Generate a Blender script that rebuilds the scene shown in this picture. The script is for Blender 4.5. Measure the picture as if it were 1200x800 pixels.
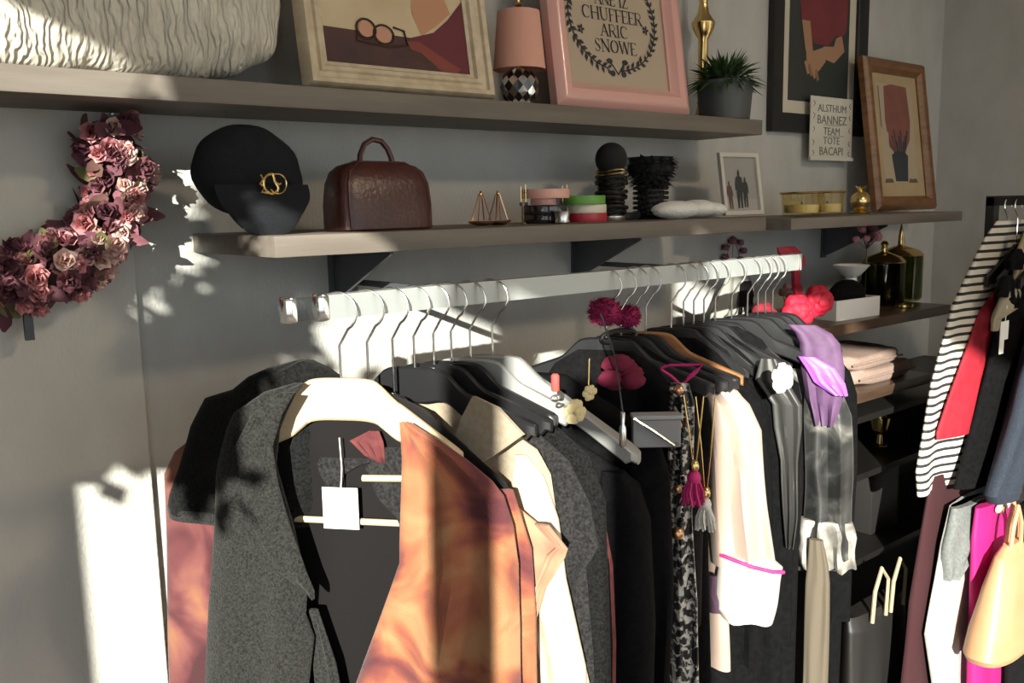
import bpy, bmesh, math, random
from mathutils import Vector, Matrix
PI = math.pi
sin, cos = math.sin, math.cos
R = math.radians
for o in list(bpy.data.objects):
    bpy.data.objects.remove(o)
SC = bpy.context.scene
COL = SC.collection

# ------------------------------------------------------------------ camera
cam_d = bpy.data.cameras.new('camera')
cam_d.sensor_width = 36.0
cam_d.lens = 31.83
cam_d.clip_start = 0.05
cam = bpy.data.objects.new('camera', cam_d)
COL.objects.link(cam)
cr, cu, cf = Vector((.7674, -.6409, -.0197)), Vector((.1099, .1014, .9888)), Vector((.6318, .7611, -.1485))
cf.normalize(); cr = cf.cross(cu).normalized(); cu = cr.cross(cf).normalized()
cam.matrix_world = Matrix(((cr.x, cu.x, -cf.x, 0), (cr.y, cu.y, -cf.y, -1.8), (cr.z, cu.z, -cf.z, 1.66), (0, 0, 0, 1)))
SC.camera = cam

# ------------------------------------------------------------------ sky, sun, exposure
W = bpy.data.worlds.new('sky'); SC.world = W; W.use_nodes = True
wn = W.node_tree
bg = wn.nodes['Background']
bg.inputs[0].default_value = (.80, .86, .95, 1)                  # clear pale blue sky all round
bg.inputs[1].default_value = 2.5
SUN_DIR = Vector((1, 1, -.41)).normalized()
sd = bpy.data.lights.new('sun', 'SUN'); sd.energy = 14.0; sd.angle = R(.45); sd.color = (1, .95, .86)
sun = bpy.data.objects.new('sun', sd); COL.objects.link(sun)
sun.rotation_mode = 'QUATERNION'; sun.rotation_quaternion = SUN_DIR.to_track_quat('-Z', 'Y'); sun.location = (-6, -6, 5)
SC.view_settings.view_transform = 'Standard'; SC.view_settings.look = 'None'
SC.view_settings.gamma = 1.0; SC.view_settings.use_curve_mapping = False
SC.view_settings.exposure = 0.0
SC.cycles.use_denoising = True
SC.cycles.max_bounces = 8; SC.cycles.diffuse_bounces = 5; SC.cycles.transparent_max_bounces = 12
SC.cycles.sample_clamp_indirect = 6.0; SC.cycles.caustics_reflective = False; SC.cycles.caustics_refractive = False

# ------------------------------------------------------------------ materials
MATS = {}
def _new(name):
    m = bpy.data.materials.new(name); m.use_nodes = True
    nt = m.node_tree; b = nt.nodes['Principled BSDF']
    return m, nt, b
def mat(name, col, rough=.6, metal=0, col2=None, scale=30, bump=0, bscale=None, sheen=0, spec=.5, stretch=None, detail=4, lo=.35, hi=.65, coat=0, trans=0):
    if name in MATS: return MATS[name]
    m, nt, b = _new(name)
    b.inputs['Base Color'].default_value = (*col, 1); b.inputs['Roughness'].default_value = rough
    b.inputs['Metallic'].default_value = metal; b.inputs['Specular IOR Level'].default_value = spec
    if sheen: b.inputs['Sheen Weight'].default_value = sheen; b.inputs['Sheen Roughness'].default_value = .5
    if coat: b.inputs['Coat Weight'].default_value = coat; b.inputs['Coat Roughness'].default_value = .15
    if trans: b.inputs['Transmission Weight'].default_value = trans
    if col2 or bump:
        tc = nt.nodes.new('ShaderNodeTexCoord'); src = tc.outputs['Object']
        if stretch:
            mp = nt.nodes.new('ShaderNodeMapping'); mp.inputs['Scale'].default_value = stretch
            nt.links.new(src, mp.inputs[0]); src = mp.outputs[0]
    if col2:
        n = nt.nodes.new('ShaderNodeTexNoise'); n.inputs['Scale'].default_value = scale; n.inputs['Detail'].default_value = detail
        r = nt.nodes.new('ShaderNodeValToRGB'); r.color_ramp.elements[0].color = (*col, 1); r.color_ramp.elements[1].color = (*col2, 1)
        r.color_ramp.elements[0].position = lo; r.color_ramp.elements[1].position = hi
        nt.links.new(src, n.inputs['Vector']); nt.links.new(n.outputs['Fac'], r.inputs[0]); nt.links.new(r.outputs[0], b.inputs['Base Color'])
    if bump:
        n2 = nt.nodes.new('ShaderNodeTexNoise'); n2.inputs['Scale'].default_value = bscale or scale * 3; n2.inputs['Detail'].default_value = 3
        bp = nt.nodes.new('ShaderNodeBump'); bp.inputs['Strength'].default_value = bump; bp.inputs['Distance'].default_value = .004
        nt.links.new(src, n2.inputs['Vector']); nt.links.new(n2.outputs['Fac'], bp.inputs['Height']); nt.links.new(bp.outputs[0], b.inputs['Normal'])
    MATS[name] = m
    return m
def ramp_mat(name, stops, scale, rough=.9, bump=.2, bscale=350, sheen=.15, stretch=None, detail=3, distort=.6):
    m, nt, b = _new(name)
    tc = nt.nodes.new('ShaderNodeTexCoord'); src = tc.outputs['Object']
    if stretch:
        mp = nt.nodes.new('ShaderNodeMapping'); mp.inputs['Scale'].default_value = stretch; nt.links.new(src, mp.inputs[0]); src = mp.outputs[0]
    n = nt.nodes.new('ShaderNodeTexNoise'); n.inputs['Scale'].default_value = scale; n.inputs['Detail'].default_value = detail; n.inputs['Distortion'].default_value = distort
    r = nt.nodes.new('ShaderNodeValToRGB'); e = r.color_ramp.elements
    e[0].position, e[0].color = stops[0][0], (*stops[0][1], 1); e[1].position, e[1].color = stops[1][0], (*stops[1][1], 1)
    for p, c in stops[2:]:
        q = e.new(p); q.color = (*c, 1)
    nt.links.new(src, n.inputs['Vector']); nt.links.new(n.outputs['Fac'], r.inputs[0]); nt.links.new(r.outputs[0], b.inputs['Base Color'])
    n2 = nt.nodes.new('ShaderNodeTexNoise'); n2.inputs['Scale'].default_value = bscale
    bp = nt.nodes.new('ShaderNodeBump'); bp.inputs['Strength'].default_value = bump; bp.inputs['Distance'].default_value = .003
    nt.links.new(tc.outputs['Object'], n2.inputs['Vector']); nt.links.new(n2.outputs['Fac'], bp.inputs['Height']); nt.links.new(bp.outputs[0], b.inputs['Normal'])
    b.inputs['Roughness'].default_value = rough; b.inputs['Sheen Weight'].default_value = sheen
    MATS[name] = m
    return m
def stripe_mat(name, ca, cb, freq, axis=2, duty=.5, rough=.85):
    m, nt, b = _new(name)
    tc = nt.nodes.new('ShaderNodeTexCoord'); sp = nt.nodes.new('ShaderNodeSeparateXYZ'); nt.links.new(tc.outputs['Object'], sp.inputs[0])
    mu = nt.nodes.new('ShaderNodeMath'); mu.operation = 'MULTIPLY'; mu.inputs[1].default_value = freq; nt.links.new(sp.outputs[axis], mu.inputs[0])
    fr = nt.nodes.new('ShaderNodeMath'); fr.operation = 'FRACT'; nt.links.new(mu.outputs[0], fr.inputs[0])
    gt = nt.nodes.new('ShaderNodeMath'); gt.operation = 'GREATER_THAN'; gt.inputs[1].default_value = duty; nt.links.new(fr.outputs[0], gt.inputs[0])
    mx = nt.nodes.new('ShaderNodeMixRGB'); mx.inputs[1].default_value = (*ca, 1); mx.inputs[2].default_value = (*cb, 1)
    nt.links.new(gt.outputs[0], mx.inputs[0]); nt.links.new(mx.outputs[0], b.inputs['Base Color']); b.inputs['Roughness'].default_value = rough
    MATS[name] = m
    return m
def glass_mat(name, col, rough=.03):
    # thin clear pane or vessel: see-through with a glossy skin
    m, nt, b = _new(name)
    out = nt.nodes['Material Output']; tr = nt.nodes.new('ShaderNodeBsdfTransparent'); tr.inputs[0].default_value = (*col, 1)
    gl = nt.nodes.new('ShaderNodeBsdfGlossy'); gl.inputs['Roughness'].default_value = rough
    fr = nt.nodes.new('ShaderNodeFresnel'); fr.inputs[0].default_value = 1.45
    mx = nt.nodes.new('ShaderNodeMixShader'); ge = nt.nodes.new('ShaderNodeNewGeometry'); iv = nt.nodes.new('ShaderNodeMath'); iv.operation = 'SUBTRACT'; iv.inputs[0].default_value = 1; nt.links.new(ge.outputs['Backfacing'], iv.inputs[1])
    pr = nt.nodes.new('ShaderNodeMath'); pr.operation = 'MULTIPLY'; nt.links.new(fr.outputs[0], pr.inputs[0]); nt.links.new(iv.outputs[0], pr.inputs[1])      # reflect on the outer face only
    nt.links.new(pr.outputs[0], mx.inputs[0]); nt.links.new(tr.outputs[0], mx.inputs[1]); nt.links.new(gl.outputs[0], mx.inputs[2])
    nt.links.new(mx.outputs[0], out.inputs[0]); nt.nodes.remove(b)
    MATS[name] = m
    return m

WALL = mat('wall_paint', (.47, .462, .44), .93, col2=(.53, .522, .50), scale=9, bump=.55, bscale=150, stretch=(1, 1, .55))
WHITEW = mat('pillar_paint', (.55, .53, .49), .93, col2=(.60, .58, .54), scale=9, bump=.5, bscale=150, stretch=(1, 1, .55))
CEIL = mat('ceiling_paint', (.6, .58, .54), .95)
SHELF = mat('shelf_laminate', (.135, .113, .095), .55, col2=(.17, .145, .123), scale=7, stretch=(.6, 6, 6), bump=.08, bscale=60)
DARKWOOD = mat('dark_shelf_wood', (.060, .036, .024), .28, col2=(.10, .06, .04), scale=8, stretch=(.5, 5, 5))
FLOORM = mat('floor_boards', (.10, .07, .05), .4, col2=(.17, .125, .09), scale=8, stretch=(.4, 6, 6))
STEEL = mat('bracket_steel', (.10, .105, .12), .45, metal=.3)
RAILM = mat('rail_grey_metal', (.40, .42, .42), .38, metal=.35)
CHROME = mat('chrome', (.85, .85, .86), .12, metal=1)
WIRE = mat('hook_wire', (.78, .77, .75), .2, metal=1)
BRASS = mat('brass', (.78, .56, .24), .22, metal=1)
GOLD = mat('gold_emblem', (.95, .68, .28), .25, metal=1)
COPPER = mat('copper', (.70, .38, .22), .3, metal=1)
WOODH = mat('pale_beech', (0.612, 0.476, 0.306), .4, col2=(0.68, 0.544, 0.357), scale=9, stretch=(1, 6, 8))
BROWNH = mat('brown_wood', (.28, .12, .045), .4, col2=(.36, .17, .07), scale=9, stretch=(1, 6, 8))
BLKPL = mat('black_plastic', (.012, .012, .014), .36, spec=.55)
GREYPL = mat('grey_plastic', (0.315, 0.315, 0.315), .42, spec=.6)
BLACK = mat('black_cloth', (.0035, .0035, .004), .95, col2=(.006, .006, .007), scale=80, bump=.3, bscale=300, spec=.1)
BLACK2 = mat('black_crepe', (.005, .0045, .0055), .9, col2=(.0085, .008, .0095), scale=120, bump=.4, bscale=420, spec=.12)
SATINB = mat('black_satin', (.018, .018, .02), .35, spec=.6)
CHAR = mat('charcoal_wool', (0.00744, 0.00744, 0.00744), .95, col2=(0.03844, 0.03782, 0.03596), scale=260, bump=.8, bscale=320, sheen=.08, spec=.15, detail=6, lo=.3, hi=.72)
BLKWOOL = mat('black_wool', (0.00434, 0.00434, 0.00465), .95, col2=(0.01364, 0.01364, 0.01364), scale=220, bump=.6, bscale=320, sheen=.05, spec=.1)
GREYW = mat('grey_herringbone', (0.00992, 0.00961, 0.01054), .9, col2=(0.03224, 0.03038, 0.03162), scale=200, bump=.5, bscale=300, sheen=.05, spec=.15)
TIE = ramp_mat('orange_tie_dye', [(.33, (.095, .020, .026)), (.42, (.20, .050, .038)), (.50, (.32, .105, .048)), (.62, (.40, .20, .095))], 8.0, bump=.5)
TIER = ramp_mat('red_tie_dye', [(.34, (.05, .009, .013)), (.44, (.11, .025, .030)), (.53, (.18, .055, .050)), (.66, (.28, .115, .06))], 8.0, bump=.5)
PEACH = ramp_mat('peach_tie_dye', [(.30, (0.26, 0.0845, 0.065)), (.45, (0.429, 0.234, 0.143)), (.6, (0.481, 0.325, 0.208)), (.8, (0.494, 0.377, 0.273))], 5.0)
LINING = mat('dark_lining', (.006, .0045, .005), .7, spec=.2)
MAROON = mat('maroon_cloth', (.10, .018, .022), .85, col2=(.14, .03, .03), scale=60, bump=.3)
BEIGE = mat('beige_linen', (0.3312, 0.2664, 0.1944), .9, col2=(0.3888, 0.324, 0.2448), scale=90, bump=.4, bscale=380)
CREAM = mat('cream_cloth', (0.527, 0.442, 0.34), .9, col2=(0.595, 0.51, 0.408), scale=40, bump=.3)
SILK = mat('blush_silk', (.42, .30, .25), .42, col2=(.48, .37, .31), scale=6, sheen=.2)
SILKW = mat('white_silk', (.58, .55, .52), .5)
MAGENTA = mat('magenta_cloth', (.50, .012, .14), .7, col2=(.62, .03, .22), scale=60)
HOTPINK = mat('hot_pink', (0.49, 0.007, 0.154), .7)
RED = mat('red_cloth', (0.294, 0.0056, 0.0175), .8, col2=(0.364, 0.0105, 0.028), scale=40)
REDROSE = mat('red_petal', (.40, .004, .022), .7, col2=(.48, .008, .04), scale=40)
LAV = mat('lavender_cloth', (0.102, 0.048, 0.114), .7, col2=(0.132, 0.066, 0.15), scale=40)
PURPLE = mat('purple_trim', (.45, .12, .75), .5)
NAVY = mat('navy_denim', (.012, .017, .030), .85, col2=(.022, .031, .052), scale=200, bump=.4, bscale=400)
DENIM = mat('blue_denim', (0.056, 0.08, 0.128), .85, col2=(0.088, 0.12, 0.176), scale=180, bump=.4)
PALEDEN = mat('pale_grey_denim', (.42, .43, .41), .9, col2=(.52, .52, .5), scale=120, bump=.4)
GREYDEN = mat('grey_denim', (.13, .14, .14), .9, col2=(.18, .19, .19), scale=120, bump=.4)
WHITE = mat('white_card', (.80, .79, .76), .7)
WHITEC = mat('white_cotton', (.74, .72, .68), .9, bump=.4, bscale=300)
STRIPE = stripe_mat('black_white_stripes', (.70, .66, .58), (.02, .02, .02), 42, 2, .62)
SATINP = ramp_mat('silver_floral_satin', [(.42, (0.007, 0.007, 0.0077)), (.55, (0.028, 0.028, 0.028)), (.66, (0.105, 0.1015, 0.0945)), (.82, (0.315, 0.301, 0.28))], 14, rough=.4, bump=.1)
SEQ = ramp_mat('black_white_sequins', [(.44, (.008, .008, .009)), (.51, (.02, .02, .02)), (.55, (.55, .53, .5)), (.75, (.8, .78, .74))], 75, rough=.3, bump=.3, bscale=90)
HAT = mat('navy_black_felt', (.010, .011, .014), .9, col2=(.014, .015, .019), scale=200, bump=.3, bscale=400, spec=.2)
OXB = mat('oxblood_leather', (0.051, 0.0119, 0.0102), .34, col2=(0.07225, 0.0187, 0.0153), scale=18, bump=.25, bscale=120)
TAN = mat('peach_leather', (0.5184, 0.2736, 0.144), .45, col2=(0.5616, 0.3168, 0.1728), scale=10, bump=.15, bscale=200)
LEATHB = mat('black_leather', (.02, .018, .018), .4)
PILLOW = mat('ivory_quilt', (.62, .58, .49), .95, col2=(.70, .66, .57), scale=30, sheen=.2)
_nt = PILLOW.node_tree; _w = _nt.nodes.new('ShaderNodeTexWave'); _w.bands_direction = 'X'; _w.inputs['Scale'].default_value = 21; _w.inputs['Distortion'].default_value = 10; _w.inputs['Detail'].default_value = 2; _w.inputs['Detail Scale'].default_value = 1.6
_m = _nt.nodes.new('ShaderNodeMapping'); _m.inputs['Scale'].default_value = (1.2, .6, .55); _m.inputs['Rotation'].default_value = (0, .25, 0); _t = _nt.nodes.new('ShaderNodeTexCoord'); _bp = _nt.nodes.new('ShaderNodeBump'); _bp.inputs['Strength'].default_value = 1; _bp.inputs['Distance'].default_value = .004
_nt.links.new(_t.outputs['Object'], _m.inputs[0]); _nt.links.new(_m.outputs[0], _w.inputs[0]); _nt.links.new(_w.outputs['Fac'], _bp.inputs['Height']); _nt.links.new(_bp.outputs[0], _nt.nodes['Principled BSDF'].inputs['Normal'])
IVORYF = mat('distressed_cream_wood', (.52, .42, .29), .55, col2=(.64, .54, .39), scale=14, bump=.2, bscale=90, stretch=(3, 1, 3))
PINKF = mat('pink_lacquer', (.72, .40, .36), .28, coat=.4)
CARD = mat('buff_card', (.46, .37, .28), .85)
INK = mat('black_ink', (.03, .03, .03), .7)
INKG = mat('grey_ink', (.16, .16, .14), .8)
BLKF = mat('black_frame_lacquer', (.012, .012, .012), .35)
BRNF = mat('brown_frame_wood', (.15, .062, .022), .4, col2=(.23, .105, .04), scale=8, stretch=(2, 2, 6))
MATB = mat('passepartout', (.62, .57, .46), .85)
PARCH = mat('parchment', (.42, .31, .17), .85, col2=(.48, .36, .21), scale=6)
PINKSH = mat('pink_lampshade', (.70, .36, .28), .8, bump=.15, bscale=300)
MIRROR = mat('mirror_glass', (.85, .85, .85), .08, metal=1)
BLKGL = mat('black_gloss_glass', (.02, .015, .015), .08, coat=.5)
POTM = mat('dark_grey_pot', (.06, .065, .068), .5)
LEAFG = mat('leaf_green', (.035, .085, .025), .6, col2=(.06, .13, .035), scale=40)
LEAFD = mat('leaf_dark', (.03, .06, .02), .65)
SOIL = mat('soil', (.03, .02, .015), .95)
GREENB = mat('green_bangle', (.13, .34, .05), .4)
CREAMB = mat('cream_bangle', (.72, .66, .55), .4)
REDB = mat('red_bangle', (.45, .03, .05), .4)
PINKB = mat('pink_bangle', (.75, .40, .33), .4)
FUR = mat('black_feather', (.008, .008, .009), .9)
BEAD = mat('black_bead', (.012, .012, .013), .25, spec=.6)
SILV = mat('silver', (.75, .74, .72), .25, metal=1)
TOWEL = mat('white_plush', (.78, .76, .72), .95, bump=.8, bscale=180, sheen=.4)
PEARL = mat('pale_grey_frame', (.55, .52, .46), .5)
PHOTO = mat('grey_photo_paper', (.30, .29, .27), .4)
AMBER = glass_mat('amber_glass', (.95, .90, .74))
OLIVE = glass_mat('olive_glass', (.42, .45, .20))
CLEAR = glass_mat('clear_glass', (.93, .95, .93))
ACRYL = glass_mat('clear_acrylic', (.88, .90, .90))
WAX = mat('candle_wax', (.75, .68, .48), .6)
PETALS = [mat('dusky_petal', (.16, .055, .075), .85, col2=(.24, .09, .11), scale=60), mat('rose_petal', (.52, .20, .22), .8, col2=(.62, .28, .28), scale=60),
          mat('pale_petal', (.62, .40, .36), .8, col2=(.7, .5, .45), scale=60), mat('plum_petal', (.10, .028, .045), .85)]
DRYLEAF = [mat('dry_leaf_brown', (.11, .05, .04), .85), mat('dry_leaf_green', (.14, .14, .05), .85), mat('dry_leaf_plum', (.12, .045, .06), .85)]
SWEAT = mat('dusty_pink_knit', (.27, .185, .155), .95, col2=(.32, .225, .19), scale=120, bump=.6, bscale=220)
BLKMET = mat('black_metal', (.015, .015, .016), .4, spec=.5)
WINF = mat('window_frame_paint', (.10, .10, .10), .5)
STREET = mat('street_paving', (.36, .34, .31), .9, col2=(.42, .40, .37), scale=3)
CABM = mat('added_cabinet_black', (.012, .011, .010), .4)
LAMPE = bpy.data.materials.new('lamp_glow'); LAMPE.use_nodes = True
_b = LAMPE.node_tree.nodes['Principled BSDF']; _b.inputs['Emission Color'].default_value = (1, .80, .55, 1); _b.inputs['Emission Strength'].default_value = 6

# ------------------------------------------------------------------ builders
def obj(name, bm, m, parent=None, smooth=True, normals=True):
    if normals: bmesh.ops.recalc_face_normals(bm, faces=bm.faces)
    me = bpy.data.meshes.new(name); bm.to_mesh(me); bm.free()
    for q in (m if isinstance(m, (list, tuple)) else [m]): me.materials.append(q)
    if smooth:
        me.shade_smooth()
        me.set_sharp_from_angle(angle=R(38))
    o = bpy.data.objects.new(name, me); COL.objects.link(o)
    if parent: o.parent = parent
    return o
def thing(name, label, cat, loc=(0, 0, 0), rotz=0, group=None, rotx=0):
    o = bpy.data.objects.new(name, None); COL.objects.link(o); o.empty_display_size = .05
    o.location = loc; o.rotation_euler = (rotx, 0, rotz); o['label'] = label; o['category'] = cat
    if group: o['group'] = group
    return o
def tag(o, label, cat, group=None):
    o['label'] = label; o['category'] = cat
    if group: o['group'] = group
    return o
def struct(name, bm, m, smooth=False):
    o = obj(name, bm, m, smooth=smooth); o['kind'] = 'structure'; return o
def copy_tree(root, loc, label=None, rotz=None):
    r = root.copy(); COL.objects.link(r); r.location = loc
    if rotz is not None: r.rotation_euler = (0, 0, rotz)
    if label: r['label'] = label
    for ch in list(root.children):
        c = ch.copy(); COL.objects.link(c); c.parent = r
        for g in ch.children:
            d = g.copy(); COL.objects.link(d); d.parent = c
    return r
B = bmesh.new
def box(bm, x0, x1, y0, y1, z0, z1, bev=0, mi=0):
    nf = len(bm.faces)
    v = [bm.verts.new((x, y, z)) for z in (z0, z1) for x, y in ((x0, y0), (x1, y0), (x1, y1), (x0, y1))]
    fs = [bm.faces.new([v[i] for i in f]) for f in ((3, 2, 1, 0), (4, 5, 6, 7), (0, 1, 5, 4), (1, 2, 6, 5), (2, 3, 7, 6), (3, 0, 4, 7))]
    for f in fs: f.material_index = mi
    if bev:
        bmesh.ops.bevel(bm, geom=list({e for f in fs for e in f.edges}), offset=bev, segments=2, affect='EDGES', profile=.5)
    return bm
def loft(bm, loops, cap0=True, cap1=True, closed=False, mi=0):
    rows = [[bm.verts.new(p) for p in L] for L in loops]
    n = len(rows[0]); k = len(rows)
    for i in range(k if closed else k - 1):
        a, b = rows[i], rows[(i + 1) % k]
        for j in range(n):
            f = bm.faces.new((a[j], a[(j + 1) % n], b[(j + 1) % n], b[j])); f.material_index = mi
    if not closed:
        if cap0: f = bm.faces.new(rows[0][::-1]); f.material_index = mi
        if cap1: f = bm.faces.new(rows[-1]); f.material_index = mi
    return bm
def lathe(bm, prof, n=28, at=(0, 0, 0), cap=True, mi=0):
    x, y, z = at
    return loft(bm, [[(x + r * cos(2 * PI * j / n), y + r * sin(2 * PI * j / n), z + h) for j in range(n)] for r, h in prof], cap, cap, mi=mi)
def tube(bm, pts, r, n=8, closed=False, mi=0):
    pts = [Vector(p) for p in pts]; k = len(pts); loops = []
    prev = None
    for i, p in enumerate(pts):
        a = pts[(i - 1) % k] if (closed or i) else p; b = pts[(i + 1) % k] if (closed or i < k - 1) else p
        t = (b - a).normalized()
        if prev is None:
            u = t.cross(Vector((0, 0, 1)));
            if u.length < .2: u = t.cross(Vector((0, 1, 0)))
        else:
            u = prev - t * prev.dot(t)
        u.normalize(); prev = u; w = t.cross(u)
        rr = r[i] if isinstance(r, (list, tuple)) else r
        loops.append([p + (u * cos(2 * PI * j / n) + w * sin(2 * PI * j / n)) * rr for j in range(n)])
    return loft(bm, loops, closed=closed, mi=mi)
def blob(bm, c, rx, ry, rz, nu=14, nv=9, mi=0, noise=0, seed=0):
    rd = random.Random(seed); loops = []
    for i in range(1, nv):
        th = PI * i / nv
        loops.append([(c[0] + rx * sin(th) * cos(2 * PI * j / nu) * (1 + noise * rd.uniform(-1, 1)), c[1] + ry * sin(th) * sin(2 * PI * j / nu) * (1 + noise * rd.uniform(-1, 1)), c[2] + rz * cos(th)) for j in range(nu)])
    return loft(bm, loops, mi=mi)
def lerp(a, b, t): return a + (b - a) * t
def interp(tab, z):
    """tab: rows sorted by falling z; smooth interpolation of the other columns."""
    if z >= tab[0][0]: return tab[0][1:]
    for a, b in zip(tab, tab[1:]):
        if z >= b[0]:
            t = (a[0] - z) / max(1e-9, a[0] - b[0])
            return [lerp(p, q, t) for p, q in zip(a[1:], b[1:])]
    return tab[-1][1:]
def drape(name, tab, m, parent, y0=0, amp=.006, k=3.0, seed=0, nrow=34, M=44, zoff=0, sq=.75, grow=1.0, ybend=None, cap=True, hemwave=0):
    """Hanging cloth as a closed tube: tab rows are (z, left, right, half thickness); folds deepen towards the hem."""
    rd = random.Random(seed); ph = [rd.uniform(0, 2 * PI) for _ in range(6)]
    z0, z1 = tab[0][0], tab[-1][0]; loops = []
    zs = sorted({round(z0 + (z1 - z0) * i / nrow, 5) for i in range(nrow + 1)} | {round(r[0], 5) for r in tab}, reverse=True)
    for z in zs:
        l, r, T = interp(tab, z); t = (z0 - z) / (z0 - z1); L = []
        A = amp * (.15 + grow * t)
        for j in range(M):
            a = 2 * PI * j / M; c, s = cos(a), sin(a)
            u = math.copysign(abs(c) ** sq, c)
            x = lerp(l, r, (u + 1) / 2)
            fold = A * (sin(k * 2 * PI * (u + .12 * sin(3 * t + ph[3])) * .5 + ph[0] + .8 * t) + .55 * sin(k * 3.7 * u + ph[1] - t * 1.3) + .35 * sin(9 * t + 5 * u + ph[2]))
            y = y0 + T * math.copysign(abs(s) ** .8, s) + fold * (1 - .5 * abs(u) ** 6)
            if ybend: y += ybend(x, z)
            x += .35 * A * sin(7 * t + ph[4] + (2 if u > 0 else 0)) * abs(u)
            dz = hemwave * t ** 4 * sin(k * 4 * u + ph[5])
            L.append((x, y, z - zoff + dz))
        loops.append(L)
    bm = B(); loft(bm, loops, cap, cap)
    return obj(name, bm, m, parent)
def textmesh(bm, s, size, at, mi=0, xf=None, stretch=1.0):
    c = bpy.data.curves.new('lettering', 'FONT'); c.body = s; c.size = size; c.align_x = 'CENTER'; c.resolution_u = 2; c.extrude = .0004
    o = bpy.data.objects.new('lettering', c); COL.objects.link(o)
    dg = bpy.context.evaluated_depsgraph_get()
    me = bpy.data.meshes.new_from_object(o.evaluated_get(dg))
    n0 = len(bm.verts); f0 = len(bm.faces)
    bm.from_mesh(me); bm.verts.ensure_lookup_table(); bm.faces.ensure_lookup_table()
    for v in bm.verts[n0:]:
        x, y, z = v.co
        v.co = (at[0] + x * stretch, at[1] - z, at[2] + y)
        if xf: v.co = xf(v.co)
    for f in bm.faces[f0:]: f.material_index = mi
    bpy.data.objects.remove(o); bpy.data.curves.remove(c); bpy.data.meshes.remove(me)
def poly(bm, pts, y, mi=0, th=.0006):
    """flat printed shape in the x-z plane, facing -y"""
    a = [bm.verts.new((p[0], y, p[1])) for p in pts]
    f = bm.faces.new(a); f.material_index = mi
GLY = {  # serif capitals: (thick strokes, thin strokes, serif points) in a box 0..w by 0..1
 'A': (.78, [[(.40, 1), (.70, 0)]], [[(.40, 1), (.08, 0)], [(.18, .34), (.60, .34)]], [(.08, 0), (.70, 0)]),
 'N': (.82, [[(.12, 1), (.70, 0)]], [[(.12, 0), (.12, 1)], [(.70, 0), (.70, 1)]], [(.12, 0), (.70, 1), (.10, 1)]),
 'E': (.62, [[(.14, 0), (.14, 1)]], [[(.14, 1), (.54, 1), (.55, .86)], [(.14, .52), (.44, .52)], [(.14, 0), (.55, 0), (.57, .16)]], [(.14, 0), (.14, 1)]),
 'I': (.34, [[(.17, 0), (.17, 1)]], [], [(.17, 0), (.17, 1)]),
 'Z': (.66, [[(.58, 1), (.08, 0)]], [[(.10, .85), (.10, 1), (.58, 1)], [(.08, 0), (.58, 0), (.60, .16)]], []),
 'C': (.78, [[(.30, .96), (.16, .82), (.10, .5), (.16, .18), (.30, .04)]], [[(.30, .96), (.46, 1), (.66, .92), (.68, .76)], [(.30, .04), (.46, 0), (.70, .14)]], []),
 'H': (.84, [[(.14, 0), (.14, 1)], [(.70, 0), (.70, 1)]], [[(.14, .52), (.70, .52)]], [(.14, 0), (.14, 1), (.70, 0), (.70, 1)]),
 'U': (.82, [[(.14, 1), (.14, .3), (.22, .08), (.38, 0)]], [[(.38, 0), (.56, .06), (.66, .3), (.66, 1)]], [(.14, 1), (.66, 1)]),
 'F': (.60, [[(.14, 0), (.14, 1)]], [[(.14, 1), (.54, 1), (.55, .84)], [(.14, .52), (.46, .52)]], [(.14, 0), (.14, 1)]),
 'R': (.76, [[(.14, 0), (.14, 1)], [(.36, .48), (.68, 0)]], [[(.14, 1), (.46, 1), (.60, .88), (.60, .62), (.46, .50), (.14, .50)]], [(.14, 0), (.14, 1), (.68, 0)]),
 'S': (.62, [[(.14, .80), (.20, .62), (.44, .42), (.50, .22)]], [[(.50, .80), (.46, .96), (.30, 1), (.16, .92), (.14, .80)], [(.50, .22), (.44, .06), (.28, 0), (.12, .06), (.10, .22)]], []),
 'O': (.84, [[(.28, .95), (.14, .76), (.10, .5), (.14, .24), (.28, .05)], [(.56, .95), (.70, .76), (.74, .5), (.70, .24), (.56, .05)]], [[(.28, .95), (.42, 1), (.56, .95)], [(.28, .05), (.42, 0), (.56, .05)]], []),
 'W': (1.06, [[(.08, 1), (.30, 0)], [(.53, 1), (.76, 0)]], [[(.30, 0), (.53, 1)], [(.76, 0), (.98, 1)]], [(.08, 1), (.98, 1)])}
def serif_text(bm, s, h, cx, z, y, stretch=1.0):
    W_ = sum(GLY[c][0] if c in GLY else .4 for c in s) * h * stretch; x0 = cx - W_ / 2
    for c in s:
        if c not in GLY: x0 += .4 * h * stretch; continue
        w_, thick, thin, ser = GLY[c]
        P = lambda q: (x0 + q[0] * h * stretch, y, z + q[1] * h)
        for st, rr in ((thick, .062), (thin, .026)):
            for L in st: tube(bm, [P(q) for q in L], rr * h, 4)
        for q in ser: tube(bm, [P((q[0] - .12, q[1])), P((q[0] + .12, q[1]))], .022 * h, 4)
        x0 += w_ * h * stretch
def ell(cx, cz, rx, rz, n=16, rot=0):
    return [(cx + rx * cos(2 * PI * i / n) * cos(rot) - rz * sin(2 * PI * i / n) * sin(rot), cz + rx * cos(2 * PI * i / n) * sin(rot) + rz * sin(2 * PI * i / n) * cos(rot)) for i in range(n)]

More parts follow.
